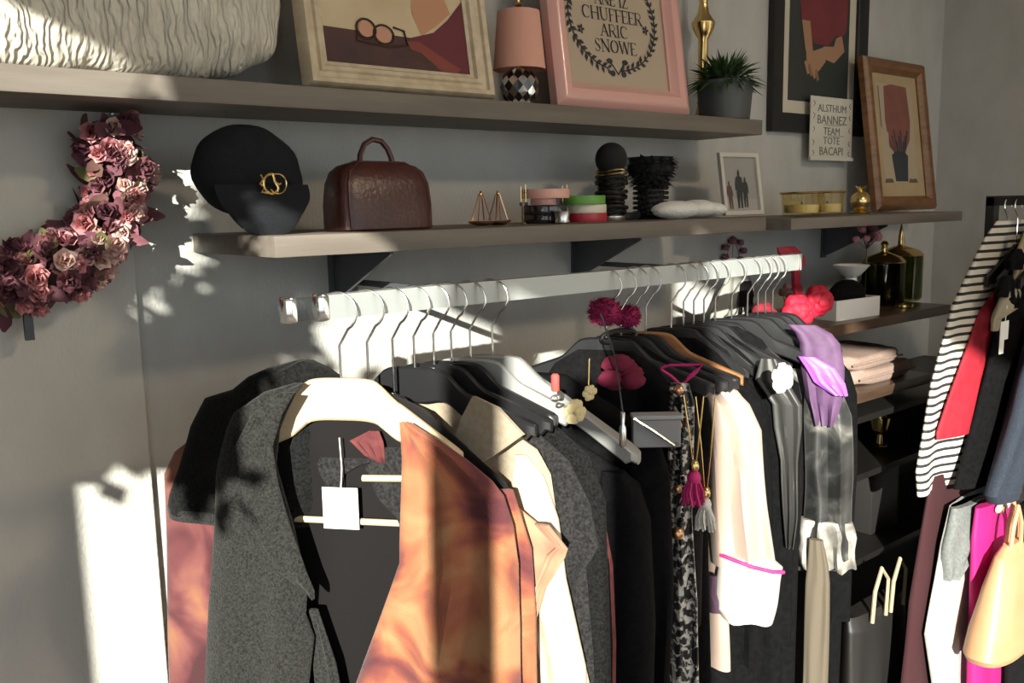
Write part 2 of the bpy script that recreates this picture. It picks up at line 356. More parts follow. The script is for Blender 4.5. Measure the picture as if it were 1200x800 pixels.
# ------------------------------------------------------------------ the room
XL, XR, YR, ZC = -1.45, 3.80, -6.2, 3.15
struct('floor', box(B(), XL - .25, XR + .25, YR - .2, .2, -.12, 0), FLOORM)
struct('ceiling', box(B(), XL - .25, XR + .25, YR - .2, .2, ZC, ZC + .15), CEIL)
struct('wall_back', box(B(), XL - .25, XR + .25, 0, .2, 0, ZC), WALL)
struct('wall_right', box(B(), XR, XR + .25, YR - .2, 0, 0, ZC), WALL)
struct('trim_1', box(B(), -.62, .553, -.016, 0, 0, ZC, .003), WHITEW)          # shallow pilaster at the left
def wall_with_holes(name, fixed, lo, hi, holes, th, axis):
    """wall slab along y (axis 'x') or along x (axis 'y') with rectangular openings (a0, a1, z0, z1)"""
    bm = B(); cuts = sorted({lo, hi} | {h[0] for h in holes} | {h[1] for h in holes})
    for a, b in zip(cuts, cuts[1:]):
        hs = [h for h in holes if h[0] <= a and h[1] >= b]
        spans = [(0, ZC)] if not hs else [(0, hs[0][2]), (hs[0][3], ZC)]
        for z0, z1 in spans:
            if z1 - z0 > .005:
                if axis == 'x': box(bm, fixed - th, fixed, a, b, z0, z1)
                else: box(bm, a, b, fixed - th, fixed, z0, z1)
    return struct(name, bm, WALL)
W1 = (-3.48, -1.885, .85, 2.79); W2 = (-5.55, -3.60, .05, 3.0)
wall_with_holes('wall_left', XL, YR, 0, [W1, W2], .2, 'x')
WR1 = (-.9, 3.6, .25, 3.0)
wall_with_holes('wall_rear', YR, XL - .2, XR, [WR1], .2, 'y')
def window(name, span, plane, axis, verts, hors):
    a0, a1, z0, z1 = span; fr = B(); gl = B(); w = .035; p0, p1 = plane - .13, plane - .07
    def b(u0, u1, v0, v1, bm=fr, q0=p0, q1=p1):
        if axis == 'x': box(bm, q0, q1, u0, u1, v0, v1)
        else: box(bm, u0, u1, q0, q1, v0, v1)
    b(a0, a0 + w, z0, z1); b(a1 - w, a1, z0, z1); b(a0, a1, z0, z0 + w); b(a0, a1, z1 - w * .6, z1)
    for v in verts: b(v - .042, v + .042, z0, z1)
    for h in hors: b(a0, a1, h - .02, h + .02)
    f = struct(name, fr, WINF)
    b(a0 + .01, a1 - .01, z0 + .01, z1 - .01, gl, plane - .103, plane - .097)
    g = obj('window_pane', gl, CLEAR, f, smooth=False)
window('window_1', W1, XL, 'x', [-3.065], [])
window('window_2', W2, XL, 'x', [-4.35], [1.05])
window('added_fill_window', WR1, YR, 'y', [.8, 2.2], [])  # unseen rear window, added and sized to let in fill light
struct('ground', box(B(), -30, 30, -30, 30, -.3, -.13), STREET)

# unseen fill lamp, added above and behind the view, and its light
cl = thing('added_fill_lamp', 'unseen round ceiling lamp added as warm fill light', 'lamp', (1.9, -2.7, ZC))
obj('lamp_shade', lathe(B(), [(.2, 0), (.2, -.05), (.17, -.07)], 32), LAMPE, cl)
ld = bpy.data.lights.new('added_fill_lamp_light', 'AREA'); ld.shape = 'DISK'; ld.size = .34; ld.energy = 34; ld.color = (1, .80, .56)
lo = bpy.data.objects.new('added_fill_lamp_light', ld); COL.objects.link(lo); lo.location = (1.9, -2.7, ZC - .09)

# unseen plants added in the left window to block and dapple the sun
def added_shade_plant(c, ry, rz, nleaf, seed, label, rx=.10):
    rd = random.Random(seed)
    t = thing('added_shade_plant', label, 'plant', c)
    obj('pot', lathe(B(), [(.05, -.04), (.075, .0), (.085, .06), (.08, .06)], 20), POTM, t)
    bm = B()
    for k in range(3): tube(bm, [(.08 * cos(k * 2.1), .08 * sin(k * 2.1), .06), (0, 0, .30), (0, 0, ZC - c[2])], .003, 5)
    obj('chain', bm, BLKMET, t)
    bm = B()
    for k in range(nleaf):
        a = rd.uniform(0, 2 * PI); q = math.sqrt(rd.random())
        p = Vector((rd.uniform(-rx, rx), ry * q * cos(a), rz * q * sin(a)))
        d = Vector((rd.uniform(-1, 1), rd.uniform(-1, 1), rd.uniform(-1, .4))).normalized(); L = rd.uniform(.05, .09)
        w = d.cross(Vector((rd.uniform(-1, 1), rd.uniform(-1, 1), 1))).normalized() * L * .35
        vs = [bm.verts.new(x) for x in (p, p + d * L * .5 + w, p + d * L, p + d * L * .5 - w)]
        bm.faces.new(vs)
    f = obj('foliage', bm, LEAFG, t, smooth=False); f['kind'] = 'stuff'
added_shade_plant((-1.22, -1.66, 2.37), .02, .12, 80, 9, 'unseen trailing fern added by the window jamb to block the sun', .05)
added_shade_plant((-1.22, -2.03, 2.385), .085, .18, 400, 5, 'unseen ivy pot added under the window head to block the sun', .06)
# unseen trough, blind, valance and board, added to shade parts of the sun
t = thing('added_shade_planter', 'unseen trough of ferns added in the left window to block the sun', 'planter', (-1.30, -1.97, 1.98))
obj('trough', box(B(), -.06, .06, -.30, .32, 0, .19, .006), POTM, t)
bm = B()
for y in (-.25, .27): tube(bm, [(0, y, .19), (0, y, ZC - 1.98)], .003, 5)
obj('chain', bm, BLKMET, t)
bm = B(); rd = random.Random(3)
for k in range(420):
    p = Vector((rd.uniform(-.06, .06), rd.uniform(-.32, .33), rd.choice((rd.uniform(.17, .24), rd.uniform(.17, .22), rd.uniform(-.03, .05)))))
    if k % 6 == 0: p = Vector((rd.uniform(-.06, .06), rd.uniform(.10, .33), rd.uniform(-.13, .0))); p.z *= (p.y + .02) / .3
    d = Vector((rd.uniform(-.6, .6), rd.uniform(-1, 1), rd.uniform(-.8, .7))).normalized(); L = rd.uniform(.05, .08)
    w = d.cross(Vector((rd.uniform(-.3, .3) + 1, rd.uniform(-1, 1), .4))).normalized() * L * .35
    bm.faces.new([bm.verts.new(x) for x in (p, p + d * L * .5 + w, p + d * L, p + d * L * .5 - w)])
for k in range(150):
    p = Vector((rd.uniform(-.06, .06), -.045 + rd.gauss(0, .065), .27 + rd.gauss(0, .05)))
    d = Vector((rd.uniform(-.6, .6), rd.uniform(-1, 1), rd.uniform(-.6, .9))).normalized(); L = rd.uniform(.05, .08)
    w = d.cross(Vector((rd.uniform(-.3, .3) + 1, rd.uniform(-1, 1), .4))).normalized() * L * .35
    bm.faces.new([bm.verts.new(x) for x in (p, p + d * L * .5 + w, p + d * L, p + d * L * .5 - w)])
f = obj('foliage', bm, LEAFG, t, smooth=False); f['kind'] = 'stuff'
t = thing('added_sun_blind', 'unseen cream blind added over the left window to block the sun', 'blind', (-1.40, -3.11, 2.79))  # unseen blind added to cut off the top of the sun
obj('roller', tube(B(), [(0, -.37, .03), (0, .37, .03)], .028, 14), CEIL, t)
obj('blind_cloth', box(B(), -.003, .003, -.365, .365, -.26, .03), BEIGE, t, smooth=False); obj('bottom_bar', box(B(), -.008, .008, -.365, .365, -.275, -.258), CEIL, t, smooth=False)
t = thing('added_sun_valance', 'unseen valance added across the left window, shaped to block the sun', 'curtain', (-1.415, -2.0, 2.82))  # unseen valance, its stepped lower edge shaped to cut the sun
V_ = [(.12, -.02), (-.20, -.03), (-.235, -.18), (-.30, -.265), (-.46, -.28), (-.60, -.27), (-.68, -.275), (-.72, -.30), (-.76, -.30), (-.76, .03), (.12, .03)]
bm = B(); a_ = [bm.verts.new((-.004, y, z)) for y, z in V_]; b_ = [bm.verts.new((.004, y, z)) for y, z in V_]
bm.faces.new(a_); bm.faces.new(b_[::-1])
for i in range(len(V_)): bm.faces.new((a_[i], b_[i], b_[(i + 1) % len(V_)], a_[(i + 1) % len(V_)]))
obj('valance_cloth', bm, BEIGE, t, smooth=False); obj('rod', tube(B(), [(0, .14, .03), (0, -.76, .03)], .010, 8), BRASS, t)
t = thing('added_sun_board', 'unseen small board added in the left window to block the sun', 'ornament', (-1.38, -3.17, 2.27))  # unseen board added to shade one small spot
obj('board', box(B(), -.008, .008, -.05, .05, 0, .12, .004), BROWNH, t); obj('string', tube(B(), [(0, 0, .12), (0, 0, .43)], .002, 5), BLKMET, t)

# ------------------------------------------------------------------ shelves
def bracket(parent, x, depth, drop):
    # triangular steel plate under the board, with a wall leg
    bm = B(); t = .004
    for pts in ([(0, 0), (-depth, 0), (-depth, -.012), (-.02, -drop), (0, -drop)],):
        a = [bm.verts.new((x - t, p[0], p[1])) for p in pts]; b = [bm.verts.new((x + t, p[0], p[1])) for p in pts]
        bm.faces.new(a); bm.faces.new(b[::-1])
        for i in range(len(pts)):
            j = (i + 1) % len(pts); bm.faces.new((a[i], b[i], b[j], a[j]))
    box(bm, x - .016, x + .016, -.005, 0, -drop - .01, 0); box(bm, x - .016, x + .016, -depth, 0, -.004, 0)
    return obj('bracket', bm, STEEL, parent, smooth=False)
def shelf(name, label, x0, x1, depth, z0, z1, m, brackets=(), bd=.24, bdrop=.115, yb=0):
    t = thing(name, label, 'shelf', ((x0 + x1) / 2, -depth / 2, z0))
    o = obj('board', box(B(), x0, x1, -depth, yb, z0, z1, .002), m, t); o.matrix_parent_inverse = Matrix.Translation(-Vector(t.location))
    for x in brackets:
        b = bracket(t, 0, bd, bdrop); b.location = Vector((x, 0, z0 - .0005)) - Vector(t.location)
    return t
shelf('wall_shelf', 'thick taupe wall shelf at the top carrying the cushion and picture frames', -.55, 2.22, .25, 1.843, 1.884, SHELF, yb=-.017)
shelf('wall_shelf', 'taupe wall shelf under it carrying the black cap, handbag and bangles', .673, 2.073, .37, 1.580, 1.617, SHELF, (.985, 1.725))
shelf('wall_shelf', 'short taupe shelf by the corner carrying glass candles and the brown framed print', 2.19, 3.225, .37, 1.578, 1.610, SHELF, (2.96,))
shelf('wood_shelf', 'dark glossy wood shelf carrying the red roses and green glass jar', 2.05, 3.172, .37, 1.258, 1.290, DARKWOOD)
shelf('wood_shelf', 'lower dark wood shelf carrying folded pink sweaters', 2.05, 3.055, .37, 1.030, 1.063, DARKWOOD)
t = thing('added_dark_cabinet', 'black open cabinet added to darken the corner under the wood shelves', 'cabinet', (2.9, -.2, 0))  # black cabinet added to cover sunlit wall and darken this corner
for nm, q in (('back_panel', (-.85, .83, .165, .19, 0, 1.0)), ('side_panel', (-.85, -.83, -.20, .165, 0, 1.0)), ('side_panel', (.83, .85, -.20, .19, 0, 1.0)), ('top_panel', (-.83, .83, -.20, .165, .98, 1.0)), ('shelf_board', (-.83, .83, -.19, .165, .51, .53)), ('shelf_board', (-.83, .83, -.19, .165, .79, .81)), ('plinth', (-.83, .83, -.17, .165, 0, .06))):
    obj(nm, box(B(), *q), CABM, t, smooth=False)

# ------------------------------------------------------------------ the clothes rail
RY, RZ0, RZ1 = -.54, 1.491, 1.529
rt = thing('clothes_rail', 'grey rectangular metal clothes rail running below the cap shelf', 'rail', (1.2, RY, RZ0))
def rel(o, t): o.matrix_parent_inverse = Matrix.Translation(-Vector(t.location)); return o
bm = B()
for a in ((-.011, .011, 0, .003), (-.011, .011, .035, .038), (-.011, -.008, .003, .035), (.008, .011, .003, .035)):
    box(bm, .665, 1.95, RY + a[0], RY + a[1], RZ0 + a[2], RZ0 + a[3])
rel(obj('rail_tube', bm, RAILM, rt, smooth=False), rt)
bm = B(); box(bm, .598, .618, RY - .014, RY + .014, RZ0 - .001, RZ1 + .001, .004); rel(obj('chrome_collar', bm, CHROME, rt), rt); bm = B(); box(bm, .652, .672, RY - .014, RY + .014, RZ0 - .002, RZ1 + .002, .005)
rel(obj('chrome_collar', bm, CHROME, rt), rt)
rel(obj('clear_end_block', box(B(), .610, .656, RY - .011, RY + .011, RZ0 + .002, RZ1 - .002, .003), ACRYL, rt), rt)
rel(obj('end_cap', box(B(), 1.95, 1.962, RY - .014, RY + .014, RZ0 - .002, RZ1 + .002, .003), CHROME, rt), rt)
for x in (1.02, 1.76):
    bm = B(); box(bm, x - .006, x + .006, RY + .011, 0, RZ0 + .002, RZ0 + .014); box(bm, x - .02, x + .02, -.006, 0, RZ0 - .02, RZ0 + .035)
    rel(obj('wall_arm', bm, STEEL, rt, smooth=False), rt)

ZN = 1.395                                                   # height of the hanger necks
def hang_frame(hx, ang, y=RY):
    return (hx, y, ZN), R(ang) - PI / 2
def hanger(name, label, hx, ang, m, half=.215, th=.012, neck=.052, tall=.062, drop=.085, bar=None, group='clothes hangers on the rail', tip=1.0, y=RY, railtop=RZ1, clip=None, lower=0, hold=.02, endh=.032):
    loc, rz = hang_frame(hx, ang, y)
    t = thing(name, label, 'hanger', loc, rz, group)
    rr = .031; zt = railtop + .002 - ZN; zc = zt - rr
    pts = [(rr * cos(a), 0, zc + rr * sin(a)) for a in [R(195 - 15 * i) for i in range(0, 18)]]
    pts += [(.006, 0, zc - rr - .012), (0, 0, zc - rr - .022), (0, 0, -.03 - lower)]
    obj('hook', tube(B(), pts, .0021, 8), WIRE, t)
    # flat shoulder board: plateau, steep neck, then a gentle slope to a rounded tip
    prof = []
    N = 26
    for i in range(-N, N + 1):
        u = i / N; s = u * half; q = abs(s)
        if q < neck: top = -.004 * (q / neck) ** 4
        elif q < neck + .045: w = (q - neck) / .045; top = -.004 - .038 * (w * .55 + .45 * (3 * w * w - 2 * w ** 3))
        else: top = -.042 - (q - neck - .045) * (drop - .042) / (half - neck - .045)
        h = lerp(tall, endh, min(1, max(0, (q - hold) / (half * .55))))
        if q > half * .93: h *= .62
        T = th * lerp(1, 1 + tip, (q / half) ** 2)
        if q > half * .97: T *= .6
        top -= lower
        z1, z0 = top, top - h
        b = min(.004, T * .3)
        prof.append([(s, -T / 2, z0 + b), (s, -T / 2 + b, z0), (s, T / 2 - b, z0), (s, T / 2, z0 + b), (s, T / 2, z1 - b), (s, T / 2 - b, z1), (s, -T / 2 + b, z1), (s, -T / 2, z1 - b)])
    obj('shoulder_board', loft(B(), prof), m, t)
    if bar is not None:
        obj('trouser_bar', tube(B(), [(-.155, 0, bar), (.155, 0, bar)], .0055, 10), m, t)
    if clip is not None:
        bm = B()
        for s in (-.09, .09): box(bm, s - .012, s + .012, -.008, .008, clip, clip + .035, .003)
        tube(bm, [(-.12, 0, clip + .045), (.12, 0, clip + .045)], .0025, 6)
        obj('clip', bm, CHROME, t)
    return t
def gframe(name, label, hx, ang, group=None, cat='garment', y=RY, dz=0):
    loc, rz = hang_frame(hx, ang, y)
    return thing(name, label, cat, loc, rz, group)

# 1 wooden hanger with the tie-dyed vest (nearest)
hanger('wooden_hanger', 'broad pale wooden hanger holding the grey and orange vest, nearest on the rail', .692, 40, WOODH, half=.195, th=.014, neck=.054, tall=.068, drop=.115, bar=-.236, tip=.1, hold=.07, endh=.04)
v = gframe('vest', 'open wool vest, one front charcoal, the other orange tie-dye, on a pale wooden hanger', .692, 40, cat='vest')
drape('grey_front', [(1.392, -.066, -.046, .004), (1.378, -.115, -.062, .006), (1.345, -.166, -.078, .009), (1.32, -.178, -.088, .010), (1.268, -.193, -.092, .011), (1.242, -.199, -.085, .011), (1.171, -.207, -.068, .011), (1.07, -.223, -.050, .011), (1.02, -.231, -.056, .011), (.98, -.236, -.046, .011), (.87, -.25, -.066, .011), (.60, -.285, -.075, .011)],
      CHAR, v, y0=-.030, amp=.012, k=1.6, seed=4, zoff=ZN, ybend=lambda x, z: -.03 * max(0, 1 - ((x + .12) / .14) ** 2) * min(1, (1.40 - z) / .15))
lp = drape('lapel', [(1.386, -.070, -.047, .003), (1.35, -.120, -.070, .004), (1.30, -.150, -.088, .005), (1.24, -.146, -.082, .005), (1.17, -.130, -.066, .005), (1.10, -.094, -.046, .005), (1.068, -.052, -.034, .003), (1.055, -.040, -.034, .002)],
      CHAR, v, y0=-.072, amp=.003, k=1.2, seed=9, zoff=ZN)
drape('lower_front_edge', [(1.02, -.06, -.044, .004), (.93, -.058, -.018, .006), (.86, -.056, -.008, .006), (.70, -.06, -.010, .006), (.60, -.06, -.01, .006)], CHAR, v, y0=-.035, amp=.004, seed=2, zoff=ZN)
drape('tie_dye_front', [(1.335, .106, .122, .004), (1.31, .108, .165, .006), (1.28, .110, .213, .008), (1.25, .109, .25, .009), (1.227, .108, .268, .009), (1.18, .106, .283, .010), (1.121, .104, .291, .010), (1.017, .064, .293, .010), (.886, .014, .290, .010), (.74, -.02, .290, .010), (.60, -.05, .29, .010)],
      TIE, v, y0=-.035, amp=.016, k=2.2, seed=6, zoff=ZN, nrow=44, M=64, ybend=lambda x, z: -.035 * max(0, 1 - ((x - .17) / .15) ** 2) * min(1, (1.35 - z) / .2))
drape('tie_dye_side', [(1.225, .255, .276, .004), (1.13, .262, .304, .008), (1.02, .262, .310, .010), (.9, .26, .309, .010), (.60, .255, .312, .010)], TIE, v, y0=-.010, amp=.006, k=1.0, seed=8, zoff=ZN)
drape('back_lining', [(1.380, -.06, .05, .003), (1.345, -.155, .13, .004), (1.28, -.185, .20, .005), (1.227, -.19, .26, .005), (1.1, -.21, .29, .005), (.865, -.235, .295, .005), (.6, -.26, .295, .005)], LINING, v, y0=.018, amp=.006, seed=3, zoff=ZN)
bm = B(); box(bm, -.036, .024, -.0135, -.0125, 1.150 - ZN, 1.219 - ZN); tube(bm, [(-.004, -.013, 1.218 - ZN), (-.002, -.010, 1.25 - ZN), (-.004, -.009, 1.30 - ZN)], .0012, 5)
obj('price_tag', bm, WHITE, v, smooth=False)
drape('inner_collar', [(1.262, -.045, .055, .003), (1.25, -.05, .02, .003), (1.235, -.045, -.005, .003), (1.20, -.03, -.012, .003)], GREYW, v, y0=.006, amp=.002, seed=14, zoff=ZN)
drape('inner_lapel', [(1.285, .070, .100, .002), (1.25, .035, .106, .003), (1.20, .055, .106, .003), (1.17, .085, .108, .003), (1.12, .098, .11, .002)], GREYW, v, y0=-.004, amp=.002, seed=15, zoff=ZN)
drape('inner_rib_collar', [(1.312, .045, .062, .002), (1.295, .012, .068, .003), (1.272, .035, .07, .003), (1.26, .06, .071, .002)], MAROON, v, y0=-.006, amp=.002, seed=16, zoff=ZN)

# 2 coat behind it: red tie-dye body with a black wool capelet
hanger('slim_hanger', 'slim black hanger with a pale trouser bar, half hidden behind the broad wooden one', .742, 40, BLKPL, half=.17, th=.012, tall=.022, drop=.09, lower=.03)
obj('trouser_bar', tube(B(), [(.0, -.048, -.160), (.155, -.048, -.156)], .0055, 10), WOODH, bpy.data.objects['slim_hanger'])
c = gframe('coat', 'red tie-dyed wool coat with black wool capelet, leftmost on the rail', .742, 40, cat='coat')
drape('body', [(1.34, -.20, -.03, .018), (1.29, -.31, -.02, .026), (1.25, -.365, 0, .03), (1.21, -.388, 0, .034), (1.09, -.392, 0, .036), (.85, -.405, 0, .038), (.50, -.425, 0, .04)], TIER, c, y0=.022, amp=.010, k=2.4, seed=21, zoff=ZN)
drape('capelet', [(1.413, -.130, -.102, .010), (1.400, -.18, -.075, .022), (1.385, -.215, -.055, .03), (1.362, -.245, -.045, .036), (1.347, -.295, -.045, .040), (1.30, -.325, -.045, .046), (1.242, -.348, -.05, .052), (1.182, -.370, -.06, .055), (1.165, -.372, -.07, .056), (1.150, -.370, -.08, .055)], BLKWOOL, c, y0=.018, amp=.010, k=2.6, seed=23, zoff=ZN, nrow=26)
drape('capelet_hem', [(1.160, -.376, -.075, .060), (1.150, -.377, -.075, .061), (1.141, -.374, -.075, .059)], CHAR, c, y0=.018, amp=.010, k=2.6, seed=23, zoff=ZN, nrow=3, grow=.2)

def std(m, name, label, hx, ang, seed, sh=.225, L=.62, T=.026, y0=0, sleeve=True, group=None, cat='jacket', neck=(.055, -.02), slope=.105, sm=None, slen=.52, y=RY, top=0, amp=.010):
    """an ordinary garment: body closed tube around the hanger and one sleeve each side"""
    g = gframe(name, label, hx, ang, group, cat, y)
    n, nz = neck; nz += top
    rows = [(nz, -n, n, T * .55), (nz - .03, -n - .05, n + .05, T * .75), (nz - slope * .8, -sh * .86, sh * .86, T), (nz - slope, -sh, sh, T), (nz - slope - .06, -sh - .012, sh + .012, T), (nz - .3, -sh - .005, sh + .005, T * 1.1), (nz - L, -sh - .015, sh + .015, T * 1.15)]
    drape('body', rows, m, g, y0=y0, amp=amp, k=3, seed=seed)
    if sleeve:
        for sgn in (1, -1):
            a = sh * .93; z = nz - slope
            tb = [(z + .025, a - .05, a - .008, T * .6), (z - .01, a - .055, a + .022, T * .9), (z - .06, a - .05, a + .038, T * 1.1), (z - .25, a - .042, a + .046, T * 1.05), (z - slen, a - .036, a + .040, T * .9)]
            if sgn < 0: tb = [(q[0], -q[2], -q[1], q[3]) for q in tb]
            drape('sleeve', tb, sm or m, g, y0=y0 - T * .55, amp=.006, k=1.4, seed=seed + sgn, nrow=22, M=28)
    return g

# 3 peach coat with a pointed lapel
hanger('brown_hanger', 'brown wooden hanger just behind the orange vest', .790, 30, BROWNH, half=.19, lower=.06, drop=.13, tall=.04)
g = gframe('coat', 'peach tie-dyed wool coat with pointed lapel tip, behind the orange vest', .790, 30, cat='coat')
drape('body', [(1.345, -.10, -.055, .008), (1.30, -.16, .02, .012), (1.255, -.20, .085, .014), (1.225, -.21, .14, .016), (1.190, -.215, .205, .016), (1.15, -.22, .262, .015), (1.128, -.22, .292, .010), (1.10, -.22, .282, .012), (1.06, -.22, .262, .015), (1.02, -.22, .245, .017), (.97, -.22, .232, .018), (.60, -.23, .238, .02)], PEACH, g, y0=-.004, amp=.008, k=2.2, seed=31, zoff=ZN, nrow=44)
drape('lapel_edge', [(1.165, .25, .275, .004), (1.13, .285, .305, .004), (1.115, .270, .300, .004), (1.06, .25, .268, .004), (1.0, .235, .25, .004), (.96, .225, .243, .003)], PEACH, g, y0=-.024, amp=.002, seed=32, zoff=ZN)

# 4 beige shirt with a pointed collar
HG = 'black plastic hangers on the left of the rail'
hanger('black_hanger', 'black plastic hanger holding the beige shirt, foremost of the black ones', .832, 30, BLKPL, group=HG)
hanger('black_hanger', 'black plastic hanger second behind the beige shirt collar', .872, 30, BLKPL, group=HG, half=.21)
g = gframe('shirt', 'beige linen shirt with a wide pointed collar, beside the peach coat', .850, 30, cat='shirt')
drape('body', [(1.335, -.09, .10, .006), (1.29, -.16, .155, .010), (1.262, -.19, .20, .012), (1.222, -.21, .222, .014), (1.137, -.21, .232, .014), (1.05, -.21, .243, .014), (.86, -.21, .288, .014), (.60, -.215, .295, .015)], BEIGE, g, y0=.006, amp=.010, k=3.0, seed=41, zoff=ZN)
drape('sleeve', [(1.255, .165, .185, .006), (1.22, .16, .215, .012), (1.15, .165, .238, .016), (1.05, .172, .250, .016), (.90, .2, .285, .016), (.62, .22, .30, .016)], CREAM, g, y0=-.008, amp=.007, k=1.5, seed=42, zoff=ZN)
bm = B()
for dy in (0,):
    P = [(.100, -.030, 1.352), (.115, -.060, 1.360), (.160, -.070, 1.346), (.200, -.066, 1.304), (.165, -.078, 1.278), (.128, -.082, 1.254), (.105, -.078, 1.268), (.082, -.070, 1.285), (.088, -.050, 1.320)]
    a = [bm.verts.new((x, y, z - ZN)) for x, y, z in P]; b = [bm.verts.new((x + .002, y + .006, z - ZN)) for x, y, z in P]
    bm.faces.new(a); bm.faces.new(b[::-1])
    for i in range(len(P)): bm.faces.new((a[i], a[(i + 1) % len(P)], b[(i + 1) % len(P)], b[i]))
obj('collar', bm, BEIGE, g)

# 5, 6 grey coats
g = gframe('coat', 'dark grey herringbone coat with a sunlit shoulder, right of the beige shirt', .909, 30, cat='coat')
drape('body', [(1.352, -.06, .066, .006), (1.287, -.16, .146, .012), (1.233, -.21, .212, .016), (1.162, -.22, .248, .017), (1.088, -.22, .262, .016), (1.05, -.22, .240, .017), (.9, -.22, .25, .018), (.55, -.22, .26, .02)], GREYW, g, y0=0, amp=.007, k=2.6, seed=51, zoff=ZN)
drape('sleeve', [(1.225, .17, .20, .006), (1.16, .17, .25, .014), (1.09, .18, .264, .014), (1.05, .185, .236, .012), (1.0, .19, .225, .010)], GREYW, g, y0=-.012, amp=.005, k=1.3, seed=52, zoff=ZN)
hanger('black_hanger', 'black plastic hanger inside the dark grey herringbone coat', .909, 30, BLKPL, group=HG, half=.19)
hanger('black_hanger', 'black plastic hanger of the charcoal jacket, light blue lining beside it', .950, 30, GREYPL, group=HG, half=.19)
g = gframe('jacket', 'charcoal jacket with a strip of pale blue lining, under the sunlit hangers', .950, 30, cat='jacket')
drape('body', [(1.332, -.05, .045, .006), (1.295, -.14, .145, .012), (1.232, -.21, .218, .015), (1.16, -.22, .245, .017), (.9, -.22, .25, .018), (.55, -.22, .255, .02)], BLKWOOL, g, y0=0, amp=.008, k=2.6, seed=61, zoff=ZN)
drape('lining', [(1.338, .055, .072, .003), (1.32, .07, .10, .004), (1.302, .095, .122, .003)], mat('pale_blue_lining', (.42, .50, .62), .5), g, y0=-.016, amp=.001, seed=62, zoff=ZN)

# 7 the long sunlit hanger and the black dress below it
hanger('coat_hanger', 'thick curved grey hanger lit white by the sun, a cream flower tied to it', 1.000, 30, GREYPL, half=.268, th=.020, tall=.05, drop=.16, tip=1.2)
g = std(BLACK, 'dress', 'long black dress with maroon side piping below the sunlit thick hanger', 1.000, 30, 71, sh=.20, L=.95, neck=(.05, -.175), slope=.07, sleeve=False, cat='dress')
obj('piping', tube(B(), [(.205, -.018, -.27), (.222, -.020, -.36), (.228, -.022, -.5), (.226, -.022, -.7), (.232, -.022, -.9)], .0035, 6), MAROON, g)
g = std(BLACK2, 'coat', 'long black coat just behind the dress with maroon piping', 1.050, 30, 75, sh=.235, L=1.0, neck=(.05, -.12), slope=.11, cat='coat', slen=.6)
g = std(BLACK, 'jacket', 'short black jacket hidden between the long coat and sequined top', 1.115, 30, 77, sh=.225, L=.75, neck=(.05, -.05), slope=.11)

# ------------------------------------------------------------------ middle of the rail: black tops with pendants, scarf, blouse
HM = 'black hangers in the middle of the rail'
hanger('black_hanger', 'glossy black hanger in the sequined black top, under the magenta pompoms', 1.292, 30, BLKPL, group=HM)
hanger('black_hanger', 'glossy black hanger just right of the pompom hanger', 1.335, 30, BLKPL, group=HM)
std(BLACK2, 'top', 'black sequined top facing out between the sunlit hanger and the patterned scarf', 1.292, 30, 81, sh=.165, L=.78, neck=(.06, -.025), slope=.10, cat='top', slen=.45, amp=.014)
std(BLACK, 'dress', 'black dress directly behind the sequined black top', 1.335, 30, 83, sh=.175, L=.90, neck=(.05, -.02), slope=.10, sleeve=False, cat='dress')
hanger('brown_hanger', 'brown wooden hanger carrying the blush silk blouse', 1.409, 30, BROWNH, group=HM, half=.20)
hanger('black_hanger', 'glossy black hanger with a bulging tip in front of the blush blouse', 1.372, 30, BLKPL, group=HM, half=.215, tip=1.6, th=.016)
g = gframe('blouse', 'blush silk blouse with a big white turned-back cuff edged in magenta', 1.409, 30, cat='blouse')
drape('body', [(1.358, -.06, .055, .006), (1.335, -.11, .09, .009), (1.305, -.16, .165, .011), (1.27, -.19, .195, .013), (1.2, -.20, .20, .014), (1.0, -.20, .20, .016), (.80, -.20, .175, .016), (.672, -.20, .182, .017)], SILK, g, y0=.004, amp=.012, k=3.2, seed=91, zoff=ZN)
drape('sleeve', [(1.345, .076, .10, .004), (1.312, .10, .162, .010), (1.258, .125, .215, .018), (1.206, .125, .240, .022), (1.05, .138, .256, .024), (.95, .148, .268, .024), (.92, .15, .272, .024)], SILK, g, y0=-.030, amp=.010, k=2.0, seed=92, zoff=ZN, nrow=36)
drape('cuff', [(.945, .168, .262, .028), (.925, .160, .288, .031), (.88, .155, .283, .033), (.83, .150, .275, .034), (.808, .165, .272, .033)], SILKW, g, y0=-.032, amp=.006, k=1.4, seed=93, zoff=ZN)
bm = B(); P = [(.166, -.055, .948), (.19, -.066, .945), (.23, -.066, .934), (.27, -.060, .926), (.291, -.045, .922)]
tube(bm, [(x, y, z - ZN) for x, y, z in P], .004, 6)
obj('cuff_edging', bm, MAGENTA, g)
drape('cuff_lining', [(.90, .142, .160, .004), (.86, .125, .16, .006), (.84, .12, .175, .006), (.82, .125, .18, .004)], mat('plum_lining', (.10, .05, .09), .7), g, y0=-.052, amp=.001, seed=94, zoff=ZN)

g = gframe('scarf', 'narrow black and white sequined scarf hanging from a hanger before the blouse', 1.292, 30, cat='scarf')
drape('scarf_cloth', [(1.325, .142, .178, .005), (1.29, .142, .188, .008), (1.07, .136, .188, .010), (.90, .132, .200, .011), (.74, .148, .200, .011), (.62, .15, .205, .010)], SEQ, g, y0=-.080, amp=.010, k=1.8, seed=95, zoff=ZN, nrow=44)

